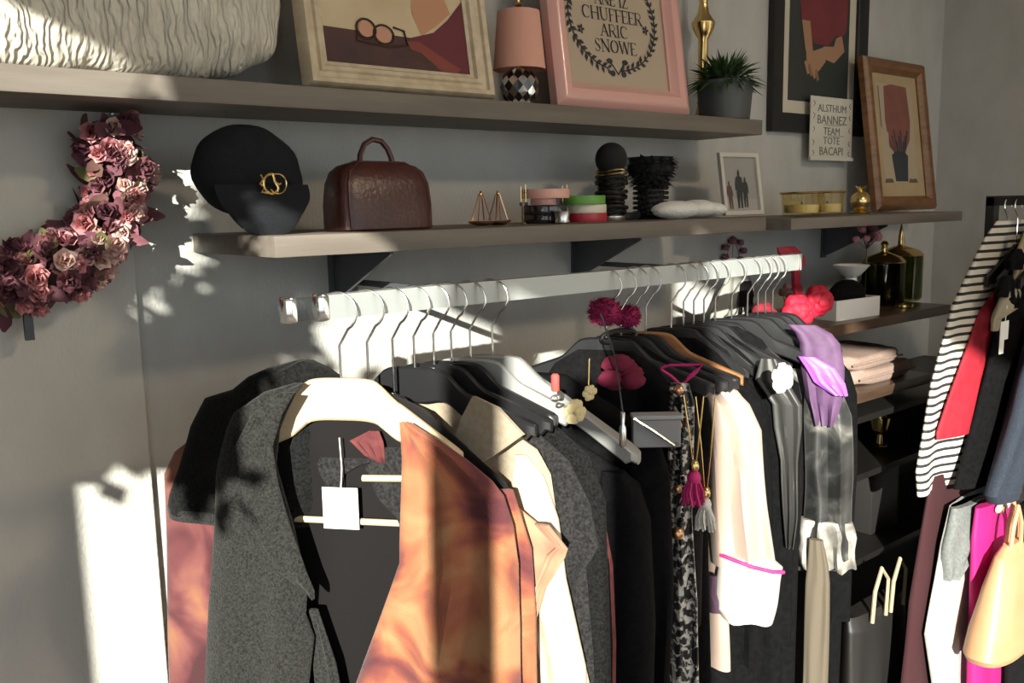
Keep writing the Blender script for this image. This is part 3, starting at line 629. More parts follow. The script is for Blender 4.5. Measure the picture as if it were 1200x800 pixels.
# necklaces and charms hung from these hangers
def strand(bm, pts, r=.0015): tube(bm, pts, r, 5)
def tasselthing(name, label, loc, m, cord, L, rad, seed, group=None):
    t = thing(name, label, 'necklace', loc, R(-60), group)
    bm = B(); strand(bm, [(-.02, 0, cord), (-.008, -.002, cord * .5), (0, 0, .0)]); strand(bm, [(.015, 0, cord), (.008, -.002, cord * .45), (0, 0, 0)])
    obj('cord', bm, BRASS, t)
    bm = B(); rd = random.Random(seed)
    blob(bm, (0, 0, 0), rad * .7, rad * .7, rad * .8)
    for k in range(34):
        a = rd.uniform(0, 2 * PI); q = rad * math.sqrt(rd.random())
        tube(bm, [(q * .5 * cos(a), q * .5 * sin(a), -.005), (q * cos(a), q * sin(a), -L * .5), (q * 1.15 * cos(a + .3), q * 1.15 * sin(a + .3), -L * rd.uniform(.85, 1.05))], .0022, 4)
    obj('tassel', bm, m, t)
    bm = B(); blob(bm, (0, 0, .022), .009, .009, .012); obj('bead', bm, BRASS, t)
    return t
tasselthing('tassel_necklace', 'necklace with a bright magenta tassel in front of the blush blouse', (1.247, -.80, 1.172), MAGENTA, .15, .05, .018, 1)
tasselthing('tassel_necklace', 'necklace with a white tassel beside the magenta one', (1.287, -.795, 1.112), WHITEC, .20, .05, .016, 2)
t = thing('bead_necklace', 'long double strand bead necklace left of the magenta tassel', 'necklace', (1.255, -.755, 1.19), R(-60))
bm = B(); rd = random.Random(7)
for k in range(26):
    z = .13 - k * .010
    for s in (-1, 1): blob(bm, (s * (.010 + .004 * sin(k * .4)), 0, z), .0042, .0042, .0048, 8, 5)
obj('strand', bm, BEAD, t)
for z, q in ((.135, .010), (.07, .008), (-.05, .008), (-.135, .012)): obj('bead', blob(B(), (.002, -.004, z), q, q * .8, q), COPPER, t)
# pompoms and ribbons on the hook
t = thing('pompom_hairband', 'hairband with two magenta pompoms clipped to a hanger hook', 'hairband', (1.30, -.535, 1.44))
for x, y, z, r_ in ((-.018, -.01, .008, .036), (.052, -.005, -.008, .030)):
    bm = B(); rd = random.Random(int(r_ * 1000)); blob(bm, (x, y, z), r_ * .80, r_ * .80, r_ * .80, 22, 14, noise=.06, seed=5)
    for q in range(420):
        d = Vector((rd.gauss(0, 1), rd.gauss(0, 1), rd.gauss(0, 1))).normalized(); p = Vector((x, y, z)) + d * r_ * .7; s_ = d.orthogonal().normalized() * .0028
        bm.faces.new([bm.verts.new(w_) for w_ in (p - s_, p + s_, p + d * r_ * rd.uniform(.28, .42) + s_ * .6)])
    obj('pompom', bm, mat('dark_magenta_wool', (.25, .008, .075), .9), t, smooth=False)
obj('band', tube(B(), [(.02 + .05 * cos(a), -.012, -.045 + .012 * sin(a)) for a in [2 * PI * i / 24 for i in range(24)]], .005, 7, closed=True), BLKPL, t)
t = thing('fabric_rose', 'dark crimson fabric bow hanging below the magenta pompoms', 'bow', (1.262, -.60, 1.338), R(-30))
for q in range(7):
    bm = B(); a = q * 1.9 + .4; blob(bm, (.024 * cos(a) * (.6 + .1 * q), -.006 - .004 * q, .020 * sin(a)), .024, .012, .018, 14, 9, noise=.16, seed=q); obj('loop', bm, mat('crimson_cloth', (.13, .004, .028), .9), t)
t = thing('heart_charm', 'pink wire heart charm right of the crimson bow', 'charm', (1.340, -.69, 1.332), R(-60))
bm = B(); tube(bm, [(-.036, 0, .012), (-.02, 0, .018), (.018, 0, .02), (.042, 0, .022), (.030, 0, .006), (.008, 0, -.014), (.0, 0, -.019), (-.018, 0, -.003), (-.036, 0, .008)], .003, 6, closed=True)
obj('heart_wire', bm, MAGENTA, t); bm = B()
for k in range(3): tube(bm, [(.012, -.002, -.008), (.02 + k * .008, -.004, .004 + .006 * k)], .0022, 5)
obj('ribbon', bm, MAGENTA, t)
t = thing('tube_charm', 'coral red cylinder charm hanging left of the cream flowers', 'charm', (.914, -.80, 1.392))
obj('barrel', lathe(B(), [(.005, -.013), (.0065, -.011), (.0065, .011), (.004, .014)], 14), mat('coral_enamel', (.70, .10, .09), .35), t)
obj('ring', tube(B(), [(.008 * cos(a), 0, -.024 + .004 * sin(a)) for a in [2 * PI * i / 12 for i in range(12)]], .002, 5, closed=True), SILV, t)
def flower(parent, c, r, m, n=7, seed=0):
    rd = random.Random(seed)
    for k in range(n):
        a = 2 * PI * k / n + rd.uniform(-.2, .2); bm = B()
        blob(bm, (c[0] + r * .55 * cos(a), c[1] - rd.uniform(0, .25) * r, c[2] + r * .55 * sin(a)), r * .5, r * .22, r * .42, 8, 5); obj('petal', bm, m, parent)
    bm = B(); blob(bm, (c[0], c[1] - r * .2, c[2]), r * .3, r * .25, r * .3, 8, 5); obj('flower_centre', bm, m, parent)
CRF = mat('cream_petal', (.62, .52, .30), .85); WHF = mat('white_petal', (.80, .78, .74), .85)
t = thing('cloth_flower', 'cream cloth flower tied around the sunlit thick hanger', 'flower', (.962, -.79, 1.338)); flower(t, (0, 0, 0), .022, CRF, 8, 1)
t = thing('cloth_flower', 'small cream flower charm hanging to the right of the tied one', 'flower', (1.000, -.785, 1.362)); flower(t, (0, 0, 0), .015, CRF, 6, 2)
obj('cord', tube(B(), [(0, 0, .012), (.002, .0, .055)], .0012, 5), BRASS, t)
t = thing('cloth_flower', 'white cloth flower brooch glowing in the sun on a black jacket', 'flower', (1.478, -.82, 1.325)); flower(t, (0, 0, 0), .032, WHF, 9, 3)
t = thing('bottle_pendant', 'slim white bottle pendant on a black cord near the clear box', 'necklace', (1.084, -.78, 1.285))
obj('vial', lathe(B(), [(.003, -.03), (.006, -.026), (.006, .004), (.003, .010), (.004, .03), (.0, .032)], 10), SILV, t); obj('cord', tube(B(), [(0, 0, .03), (.004, .02, .12), (.01, .06, .19)], .0016, 5), BEAD, t)
t = thing('gift_box', 'small grey folded card box hanging among the black tops', 'box', (1.19, -.76, 1.262), R(-40))
bm = B(); box(bm, -.042, .042, -.014, .014, -.028, .022, .002); obj('box_body', bm, mat('grey_card', (.24, .245, .26), .5), t, smooth=False)
bm = B(); box(bm, -.044, .044, -.016, .016, .022, .030, .002); obj('lid', bm, mat('grey_card_lit_top', (.33, .34, .36), .45), t, smooth=False)  # lid in a lighter grey, its lit top put into the colour
obj('ribbon', tube(B(), [(-.042, -.018, .026), (-.01, -.018, .005), (.03, -.017, -.024), (.036, -.017, -.02)], .0025, 5), SILV, t)

# ------------------------------------------------------------------ right part of the rail
HR = 'hangers on the crowded right of the rail'
for hx, hf, lab in ((1.49, .165, 'black hanger of the jacket with the white flower brooch'), (1.53, .15, 'black hanger just behind the flower brooch jacket'), (1.565, .18, 'black hanger of the jacket with grey satin lapels'), (1.60, .19, 'black hanger just right of the grey satin lapels'),
                    (1.64, .15, 'black hanger between the grey lapels and the lavender top'), (1.70, .20, 'black hanger in the lavender top'), (1.76, .19, 'black hanger in the silvery floral blouse'), (1.80, .15, 'black hanger just beyond the silvery floral blouse'), (1.83, .16, 'black hanger second from the right end of the clothes rail'), (1.86, .16, 'black hanger at the far right end of the clothes rail')):
    hanger('black_hanger', lab, hx, 28, BLKPL, group=HR, half=hf, tall=.045)
g = std(BLACK, 'jacket', 'black jacket with a white flower brooch right of the blush blouse', 1.49, 28, 101, sh=.180, L=.86, slen=.60)
std(BLACK2, 'jacket', 'plain black jacket behind the one with the flower brooch', 1.53, 28, 103, sh=.160, L=.80, slen=.55)
g = std(BLACK, 'jacket', 'black jacket with wide grey satin lapels lit by the sun', 1.565, 28, 105, sh=.195, L=.82, slen=.58, amp=.014)
drape('lapel', [(1.335, .150, .182, .004), (1.29, .140, .205, .007), (1.24, .175, .236, .008), (1.19, .18, .238, .007), (1.12, .196, .232, .006), (1.0, .205, .232, .005), (.93, .21, .226, .003)], mat('grey_satin', (.045, .044, .043), .4), g, y0=-.056, amp=.006, k=2, seed=6, zoff=ZN)
g = std(BLACK, 'dress', 'long black dress with a narrow white lace hem, right half of the rail', 1.60, 28, 107, sh=.205, L=.98, sleeve=False, cat='dress')
drape('lace_hem', [(-.96, -.217, .217, .034), (-1.0, -.219, .219, .036), (-1.03, -.219, .219, .036)], WHITEC, g, amp=.010, k=3, seed=107, nrow=4)
std(BLACK2, 'jacket', 'soft black jacket pressed between the lace hemmed dress and lavender top', 1.64, 28, 109, sh=.165, L=.72, slen=.5, top=.01)
g = gframe('top', 'lavender top with a violet band at the right end of the rail', 1.70, 28, cat='top')
drape('body', [(1.385, .120, .185, .008), (1.367, .14, .218, .012), (1.345, .15, .236, .016), (1.29, .155, .246, .017), (1.22, .165, .246, .016), (1.16, .185, .235, .010)], LAV, g, y0=0, amp=.006, seed=111, zoff=ZN)
drape('band', [(1.318, .150, .185, .006), (1.295, .165, .228, .008), (1.262, .185, .250, .008), (1.235, .225, .256, .006)], PURPLE, g, y0=-.026, amp=.002, seed=112, zoff=ZN)
g = gframe('blouse', 'silvery grey floral satin blouse with ruffled pale cuffs, far right of the rail', 1.76, 28, cat='blouse')
drape('body', [(1.275, .02, .12, .006), (1.25, -.06, .175, .010), (1.225, -.12, .205, .012), (1.19, -.15, .215, .014), (1.0, -.16, .22, .016), (.80, -.16, .22, .017)], SATINP, g, y0=0, amp=.010, k=2.6, seed=113, zoff=ZN)
drape('sleeve', [(1.262, .145, .175, .006), (1.23, .135, .216, .016), (1.18, .135, .235, .020), (1.03, .138, .246, .021), (.93, .140, .248, .020), (.85, .140, .248, .020)], SATINP, g, y0=-.034, amp=.012, k=2.0, seed=114, zoff=ZN)
drape('cuff', [(.935, .135, .246, .022), (.90, .130, .256, .026), (.86, .130, .258, .028), (.825, .14, .254, .028)], mat('pale_satin', (.55, .52, .47), .45, col2=(.15, .14, .13), scale=16), g, y0=-.036, amp=.014, k=3.0, seed=115, zoff=ZN)
g = gframe('skirt', 'long beige skirt hanging below the silvery floral blouse', 1.70, 28, cat='skirt')
drape('skirt_cloth', [(.90, .185, .215, .008), (.84, .183, .228, .012), (.80, .18, .232, .014), (.45, .178, .238, .016), (.25, .178, .24, .016)], mat('taupe_wool', (.12, .096, .07), .9), g, y0=-.024, amp=.008, k=2.2, seed=116, zoff=ZN)
std(BLACK, 'coat', 'last long black coat at the right end of the rail', 1.86, 28, 117, sh=.17, L=1.12, slen=.62, cat='coat')

# ------------------------------------------------------------------ top shelf
Z1 = 1.884
# quilted cushion: superellipsoid with raised woven ridges
bm = B(); loops = []; nu, nv = 150, 70
for i in range(1, nv):
    v = PI * i / nv
    L = []
    for j in range(nu):
        a = 2 * PI * j / nu
        sg = lambda q, e: math.copysign(abs(q) ** e, q)
        x = .545 * sg(sin(v), .42) * sg(cos(a), .42); y = .10 * sg(sin(v), .7) * sg(sin(a), .8); z = .155 * sg(cos(v), .62)
        d = .004 * (sin(x * 60 + .9 * sin(z * 50)) * .7 + sin(z * 70 + x * 15) * .6)
        nn = Vector((x / .28, y / .01, z / .024)).normalized()
        L.append((x + nn.x * d, y + nn.y * d, z + nn.z * d))
    loops.append(L)
loft(bm, loops)
o = obj('cushion', bm, PILLOW); o.location = (.27, -.125, Z1 + .157)
tag(o, 'large ivory quilted cushion at the left end of the top shelf', 'cushion')

def picture(name, label, cat, x0, x1, z0, h, yb, depth, mw, lean, m_frame, m_back, prof='wood', rotz=0, group=None):
    """framed picture; local origin at the middle of its bottom front edge, x right, z up, front faces -y"""
    w = x1 - x0
    t = thing(name, label, cat, ((x0 + x1) / 2, yb, z0), rotz, group, rotx=-lean)
    P = {'wood': [(0, 0), (0, -.7), (.12, -1), (.30, -.92), (.36, -.72), (.55, -.62), (.62, -.78), (.78, -.72), (.86, -.5), (1, -.42), (1, 0)],
         'round': [(0, 0), (0, -.6), (.2, -.92), (.45, -1), (.7, -.9), (.85, -.6), (1, -.45), (1, 0)],
         'flat': [(0, 0), (0, -1), (.9, -1), (1, -.8), (1, 0)]}[prof]
    for (ax, az), (bx, bz) in ((((-w / 2), 0), (w / 2, 0)), ((w / 2, 0), (w / 2, h)), ((w / 2, h), (-w / 2, h)), ((-w / 2, h), (-w / 2, 0))):
        d = Vector((bx - ax, 0, bz - az)).normalized(); n = Vector((-d.z, 0, d.x))
        bm = B(); La, Lb = [], []
        for p, q in P:
            La.append(Vector((ax, q * depth, az)) + n * p * mw + d * p * mw); Lb.append(Vector((bx, q * depth, bz)) + n * p * mw - d * p * mw)
        loft(bm, [La, Lb]); obj('frame_rail', bm, m_frame, t)
    pn = obj('panel', box(B(), -w / 2 + mw * .8, w / 2 - mw * .8, -depth * .3, 0, mw * .8, h - mw * .8), m_back, t, smooth=False)
    return pn, w, -depth * .3 - .0008
# still-life painting in the big cream frame
t, w, yp = picture('framed_painting', 'large distressed cream frame with a painting of eyeglasses on a table', 'picture', .835, 1.285, Z1 + .004, .36, -.185, .035, .052, R(9), IVORYF, mat('painting_cream', (.56, .43, .27), .8, col2=(.66, .54, .36), scale=7))
pm = [mat('painting_plum', (.045, .018, .02), .7, col2=(.09, .035, .03), scale=9), mat('painting_rust', (.22, .045, .035), .7), mat('painting_maroon', (.13, .018, .03), .7), mat('painting_flesh', (.52, .26, .15), .7), mat('painting_brown', (.06, .028, .018), .7), mat('painting_glint', (.55, .28, .18), .6)]
bm = B()
W2_ = w / 2 - .046
poly(bm, [(-W2_, .046), (W2_, .046), (W2_, .11), (.05, .118), (-W2_, .122)], yp, 0)
poly(bm, [(.03, .118), (.09, .135), (.13, .165), (W2_, .215), (W2_, .05), (.13, .06), (.06, .09)], yp - .0004, 2)
poly(bm, [(.02, .11), (.05, .112), (.15, .062), (.14, .052), (.10, .055), (.03, .09)], yp - .0008, 1)
poly(bm, [(.02, .095), (.05, .09), (.09, .062), (.06, .066), (.03, .08)], yp - .0012, 4)
poly(bm, [(.06, .125), (.04, .17), (.05, .24), (.11, .26), (.14, .18), (.10, .15)], yp - .0002, 3)
for cx, cz, rx, rz in ((-.075, .125, .022, .020), (-.035, .117, .024, .020)):
    E1 = ell(cx, cz, rx, rz, 20); tube(bm, [(p[0], yp - .0015, p[1]) for p in E1], .0022, 4, closed=True, mi=4)
    poly(bm, ell(cx, cz, rx * .8, rz * .8, 16), yp - .001, 5)
tube(bm, [(-.097, yp - .0015, .122), (-.10, yp - .0015, .10), (-.03, yp - .0015, .093), (.02, yp - .0015, .10), (.015, yp - .0015, .13), (-.01, yp - .0015, .135)], .0024, 4, mi=4)
obj('painted_picture', bm, pm, t, smooth=False)
# pink framed lettering
t, w, yp = picture('framed_lettering', 'glossy pink frame with black hand lettering inside a leafy wreath', 'picture', 1.492, 1.972, Z1 + .004, .42, -.165, .040, .060, R(8), PINKF, CARD, 'round')
bm = B(); c0 = (-.008, .232)
for s, z, sz, st in (('ANE IZ', .264, .029, 1.15), ('CHUFFEER', .225, .031, 1.25), ('ARIC', .186, .030, 1.25), ('SNOWE', .146, .031, 1.25)):
    serif_text(bm, s, sz, c0[0], z, yp - .0008, st)
rd = random.Random(11)
for i in range(46):                                                # laurel: arc stem with paired leaves
    a = R(-86 + i * 7.6)
    x, z = c0[0] + .155 * cos(a), c0[1] + .130 * sin(a)
    for s in (1, -1):
        b = a + PI / 2 + s * rd.uniform(.5, .9); L = rd.uniform(.016, .024)
        p = Vector((x, 0, z)); q = p + Vector((cos(b), 0, sin(b))) * L; nn = Vector((-sin(b), 0, cos(b))) * L * .24; mid = (p + q) / 2
        poly(bm, [(p.x, p.z), ((mid + nn).x, (mid + nn).z), (q.x, q.z), ((mid - nn).x, (mid - nn).z)], yp - .0008 - .0002 * (s > 0))
tube(bm, [(c0[0] + .155 * cos(R(a)), yp - .001, c0[1] + .130 * sin(R(a))) for a in range(-86, 262, 6)], .0016, 4)
for sx in (-1, 1):
    tube(bm, [(c0[0], yp - .001, .092), (c0[0] + sx * .016, yp - .001, .112), (c0[0] + sx * .026, yp - .001, .122)], .0015, 4)
    poly(bm, ell(c0[0] + sx * .028, .124, .011, .007, 10), yp - .001); poly(bm, ell(c0[0] + sx * .02, .094, .009, .008, 10), yp - .001)
    for k in range(5): poly(bm, ell(c0[0] + sx * .118 + .007 * cos(k * 1.257), .205 + .01 * sx + .007 * sin(k * 1.257), .0055, .0035, 8, k * 1.257), yp - .001)
obj('lettering', bm, INK, t, smooth=False)
# lamp
t = thing('table_lamp', 'small table lamp with a pink shade and harlequin mirrored ball base', 'lamp', (1.408, -.15, Z1))
bm = B(); nu = 12; rows = 8; rr, zc = .046, .047; V = []
for i in range(rows + 1):
    th = R(22) + (PI - R(44)) * i / rows; off = .5 * (i % 2)
    V.append([bm.verts.new((rr * sin(th) * cos(2 * PI * (j + off) / nu), rr * sin(th) * sin(2 * PI * (j + off) / nu), zc + rr * cos(th))) for j in range(nu)])
for i in range(rows - 1):
    for j in range(nu):
        if i % 2 == 0: left, right = V[i + 1][(j - 1) % nu], V[i + 1][j]
        else: left, right = V[i + 1][j], V[i + 1][(j + 1) % nu]
        f = bm.faces.new((V[i][j], left, V[i + 2][j], right)); f.material_index = i % 2
bm.faces.new(V[0][::-1]); bm.faces.new(V[rows]);
for j in range(nu):
    bm.faces.new((V[0][j], V[0][(j + 1) % nu], V[1][j])); f = bm.faces.new((V[rows][(j + 1) % nu], V[rows][j], V[rows - 1][j]))
lathe(bm, [(.03, 0), (.032, .006), (.02, .012)], 20)
obj('ball_base', bm, [MIRROR, BLKGL], t, smooth=False)
obj('stem', lathe(B(), [(.016, .088), (.008, .094), (.006, .10), (.006, .225), (.010, .23), (.004, .236), (.007, .25), (.005, .262), (0, .268)], 14), BRASS, t)
bm = B(); loft(bm, [[(r_ * cos(2 * PI * j / 36), r_ * sin(2 * PI * j / 36), z) for j in range(36)] for r_, z in ((.061, .086), (.0605, .09), (.049, .213), (.0485, .216), (.0465, .216), (.059, .086))], closed=True)
obj('lamp_shade', bm, PINKSH, t)
# candlestick and plant
t = thing('candlestick', 'tall brass candlestick standing behind the potted plant', 'candlestick', (2.172, -.075, Z1))
obj('candlestick_body', lathe(B(), [(.06, 0), (.062, .008), (.045, .018), (.02, .03), (.015, .05), (.014, .12), (.014, .24), (.022, .252), (.030, .268), (.034, .285), (.024, .30), (.016, .312), (.012, .34), (.016, .36), (.012, .38), (.011, .48)], 24), BRASS, t)
obj('candle_cup', lathe(B(), [(.012, .48), (.03, .50), (.028, .53), (.02, .53)], 20), BRASS, t)
t = thing('potted_plant', 'bushy green artificial plant in a dark grey pot on the top shelf', 'plant', (2.158, -.165, Z1))
obj('pot', lathe(B(), [(.066, 0), (.07, .004), (.078, .105), (.078, .11), (.070, .11), (.068, .09)], 28), POTM, t)
bm = B(); rd = random.Random(4)
for k in range(430):
    a = rd.uniform(0, 2 * PI); el = rd.uniform(-.15, 1.45); L = rd.uniform(.07, .125) * (.85 + .35 * sin(max(0, el)))
    d = Vector((cos(a) * cos(el), sin(a) * cos(el), sin(el) * .8)); p0 = Vector((d.x * .04, d.y * .04, .10 + rd.uniform(0, .02)))
    tip = p0 + d * L * .85 - Vector((0, 0, .03 * cos(el)))
    sd_ = d.cross(Vector((0, 0, 1)) + Vector((rd.uniform(-.4, .4), rd.uniform(-.4, .4), 0))).normalized() * rd.uniform(.003, .0055)
    mid = p0.lerp(tip, .55) + Vector((0, 0, .008))
    if tip.y > .13: continue
    vs = [bm.verts.new(q) for q in (p0, mid + sd_, tip, mid - sd_)]; f = bm.faces.new(vs); f.material_index = rd.random() < .4
o = obj('foliage', bm, [LEAFG, LEAFD], t, smooth=False); o['kind'] = 'stuff'

# ------------------------------------------------------------------ second shelf
Z2 = 1.617
# cap standing on its peak, crown towards the room
t = thing('flat_cap', 'black peaked cap with a gold monogram, leaning upright on the shelf', 'cap', (.705, -.215, Z2))
bm = B(); loops = []
for i in range(1, 16):
    v = PI * i / 16; L = []
    for j in range(44):
        a = 2 * PI * j / 44
        q = sin(v) ** .75; rx, rz = .103, .083
        x = rx * q * cos(a) * (1 - .06 * sin(a)); z = .112 + rz * q * sin(a) - .10 * x * (1 if True else 0)
        y = -.050 * cos(v) - .012 * (z - .11) / .08 + .004 * sin(a * 8) * q
        L.append((x - .002, y, z))
    loops.append(L)
loft(bm, loops); obj('crown', bm, HAT, t)
bm = B(); loops = []
for i in range(7):                                                 # the peak: a curved tongue below the crown
    q = i / 6; L = []
    for j in range(23):
        u = j / 22 * 2 - 1; wdt = .088 * (1 - .22 * q ** 3); zz = .088 - .088 * q + .040 * abs(u) ** 3.2 * q
        L.append((u * wdt - .004, -.050 - .030 * sin(q * 1.9) * (1 - .55 * u * u) - .01, max(.0, zz)))
    L2 = [(p[0], p[1] + .006, p[2]) for p in L[::-1]]
    loops.append(L + L2)
loft(bm, loops); obj('peak', bm, HAT, t)
obj('band', loft(B(), [[(.085 * cos(a) + .003, -.045 * sin(a) * .9 - .008, z + .02 * cos(a) * -1) for a in [2 * PI * j / 30 for j in range(30)]] for z in (.062, .085)]), HAT, t)
bm = B(); ye = -.061; ex, ez = .010, .089
ey = lambda x, z: (x, -.072, z)
tube(bm, [ey(ex + .010 + .0165 * cos(a), ez + .0175 * sin(a)) for a in [R(-150 + 12 * i) for i in range(24)]], .0013, 5)
tube(bm, [ey(ex - .002 + .015 * cos(a), ez + .017 * sin(a)) for a in [R(70 + 10 * i) for i in range(22)]], .0022, 6)
tube(bm, [ey(ex + .001, ez + .018), ey(ex + .004, ez + .004), ey(ex + .010, ez - .006), ey(ex + .008, ez - .014), ey(ex + .003, ez - .012)], .0024, 6)
tube(bm, [ey(ex + .004, ez + .004), ey(ex + .012, ez - .001), ey(ex + .016, ez + .001)], .0017, 5)
tube(bm, [ey(ex - .022, ez + .016), ey(ex - .017, ez + .008), ey(ex - .024, ez + .0), ey(ex - .015, ez - .006), ey(ex - .022, ez - .014), ey(ex - .010, ez - .016)], .0021, 6)
obj('monogram', bm, GOLD, t)
# handbag
t = thing('handbag', 'small oxblood leather top handle handbag next to the black cap', 'handbag', (.952, -.25, Z2))
bm = B(); loops = []
for z, hw, hd in ((0, .098, .048), (.004, .104, .052), (.05, .105, .050), (.09, .102, .044), (.112, .094, .036), (.124, .080, .026), (.130, .060, .016), (.131, .05, .010)):
    loops.append([(hw * math.copysign(abs(cos(a)) ** .35, cos(a)), hd * math.copysign(abs(sin(a)) ** .35, sin(a)), z) for a in [2 * PI * j / 40 for j in range(40)]])
loft(bm, loops); obj('bag_body', bm, OXB, t)
obj('handle', tube(B(), [(-.038, 0, .126), (-.036, 0, .145), (-.026, 0, .165), (-.008, 0, .175), (.012, 0, .172), (.026, 0, .158), (.034, 0, .14), (.036, 0, .126)], .0055, 9), OXB, t)
obj('zip', tube(B(), [(-.10, 0, .086), (-.085, 0, .118), (-.05, 0, .1315), (.05, 0, .1315), (.085, 0, .118), (.10, 0, .086)], .003, 6), LEATHB, t)
bm = B(); box(bm, .094, .104, -.006, .006, .098, .104); obj('zip_pull', bm, BRASS, t)
obj('piping', tube(B(), [(-.088, -.046, .004), (-.091, -.046, .05), (-.087, -.040, .09), (-.079, -.033, .112), (-.052, -.018, .130), (.052, -.018, .130), (.079, -.033, .112), (.087, -.040, .09), (.091, -.046, .05), (.088, -.046, .004)], .0028, 6), OXB, t)
# two little wire stands
for x, y, lab in ((1.247, -.20, 'left of two small copper wire pyramid ring stands'), (1.303, -.19, 'right of two small copper wire pyramid ring stands, nearer the bangles')):
    t = thing('ring_stand', lab, 'ring stand', (x, y, Z2), rotz=x * 9, group='copper ring stands beside the bangles')
    bm = B()
    for k in range(4):
        a = PI / 2 * k + .4; tube(bm, [(.022 * cos(a), .022 * sin(a), .012), (.004 * cos(a), .004 * sin(a), .07)], .0016, 5)
    obj('wire_pyramid', bm, COPPER, t)
    obj('saucer', lathe(B(), [(.012, 0), (.028, .006), (.030, .010), (.026, .010), (.010, .004)], 24), COPPER, t)
    obj('tip', lathe(B(), [(.004, .066), (.003, .074), (0, .077)], 8), BRASS, t)
# bangle display
def ring(name, label, c, R0, r_in, h, m, group=None, cat='bangle'):
    bm = B(); x, y, z = c
    loft(bm, [[(R_ * cos(2 * PI * j / 36), R_ * sin(2 * PI * j / 36), q) for j in range(36)] for R_, q in ((R0 * .985, 0), (R0, h * .15), (R0, h * .85), (R0 * .985, h), (r_in, h), (r_in, 0))], closed=True)
    o = obj(name, bm, m); o.location = c; return tag(o, label, cat, group)
bx, by = 1.437, -.20
ring('bangle', 'wide pale pink bangle topping the dark bangle stack', (bx, by, Z2 + .058), .058, .050, .021, PINKB)
ring('bangle', 'narrow dusty pink bangle under the wide pale pink one', (bx - .010, by - .006, Z2 + .043), .030, .024, .0145, PINKB)
ring('bangle', 'dark tortoise bangle in the stack under the pink bangles', (bx, by, Z2 + .021), .056, .048, .0215, BLKGL)
ring('bangle', 'dark bangle at the bottom of the stack under the pink bangles', (bx, by, Z2), .056, .048, .0205, BLKGL)
t = thing('napkin_ring', 'small shiny silver cup at the foot of the dark bangle stack', 'cup', (bx - .018, by - .078, Z2))
obj('cup_body', lathe(B(), [(.014, 0), (.018, .003), (.016, .012), (.019, .026), (.017, .026), (.014, .010)], 20), SILV, t)
o = obj('rim', lathe(B(), [(.019, .026), (.0195, .028), (.017, .028)], 20), SILV, t)
for x, lab in ((bx - .066, 'thin gold earring stand left of the pink bangles'), (bx + .064, 'thin gold earring stand between the pink and green bangles')):
    t = thing('earring_stand', lab, 'earring stand', (x, by, Z2), group='gold earring stands around the pink bangles')
    bm = B(); tube(bm, [(0, 0, .006), (0, 0, .082)], .0011, 5); tube(bm, [(-.007, 0, .072), (.007, 0, .072)], .001, 5); tube(bm, [(-.007, 0, .086), (-.007, 0, .05)], .0008, 4); tube(bm, [(.007, 0, .09), (.007, 0, .05)], .0008, 4)
    obj('post', bm, BRASS, t); obj('base', lathe(B(), [(.007, 0), (.0075, .004), (.003, .007)], 14), BRASS, t)
    bm = B(); blob(bm, (-.008, 0, .046), .004, .004, .005, 8, 5); blob(bm, (.008, 0, .046), .004, .004, .005, 8, 5); obj('drop', bm, BLKGL, t)
gx = 1.563
for z, h, m, r_, lab, dx in ((0, .021, REDB, .054, 'thick red bangle at the bottom of the three coloured bangles', 0), (.0215, .020, CREAMB, .053, 'thick cream bangle between the green and red ones', 0), (.042, .021, GREENB, .056, 'thick green bangle topping the three coloured bangles', -.008)):
    ring('bangle', lab, (gx + dx, by - .004, Z2 + z), r_, r_ - .009, h, m, 'three coloured bangles in a stack')
# black bracelet tower with ball
t = thing('bracelet_tower', 'black bracelet stand topped by a round ball, rings of beads around it', 'bracelet stand', (1.660, -.20, Z2))
bm = B(); blob(bm, (0, 0, .152), .040, .040, .041, 24, 14); obj('ball_top', bm, FUR, t)
obj('post', lathe(B(), [(.024, .014), (.024, .118)], 20), BLKPL, t)
for k in range(8):
    z = .022 + k * .012; q = .034 + .005 * sin(k * 2.2)
    obj('bracelet', tube(B(), [(q * cos(a), q * sin(a), z + .002 * sin(3 * a + k)) for a in [2 * PI * i / 26 for i in range(26)]], .0058, 7, closed=True), BEAD, t)
for z in (.116, .123):
    obj('gold_chain', tube(B(), [(.038 * cos(a), .038 * sin(a), z + .003 * sin(a * 2 + z * 90)) for a in [2 * PI * i / 26 for i in range(26)]], .002, 6, closed=True), BRASS, t)
obj('silver_foot', lathe(B(), [(.034, 0), (.036, .003), (.036, .012), (.033, .014)], 28), SILV, t)
o = obj('jewellery_box', box(B(), -.035, .035, -.03, .03, 0, .020, .003), BLKPL); o.location = (1.735, -.17, Z2); tag(o, 'flat black box between the bracelet stand and feathered stand', 'box')
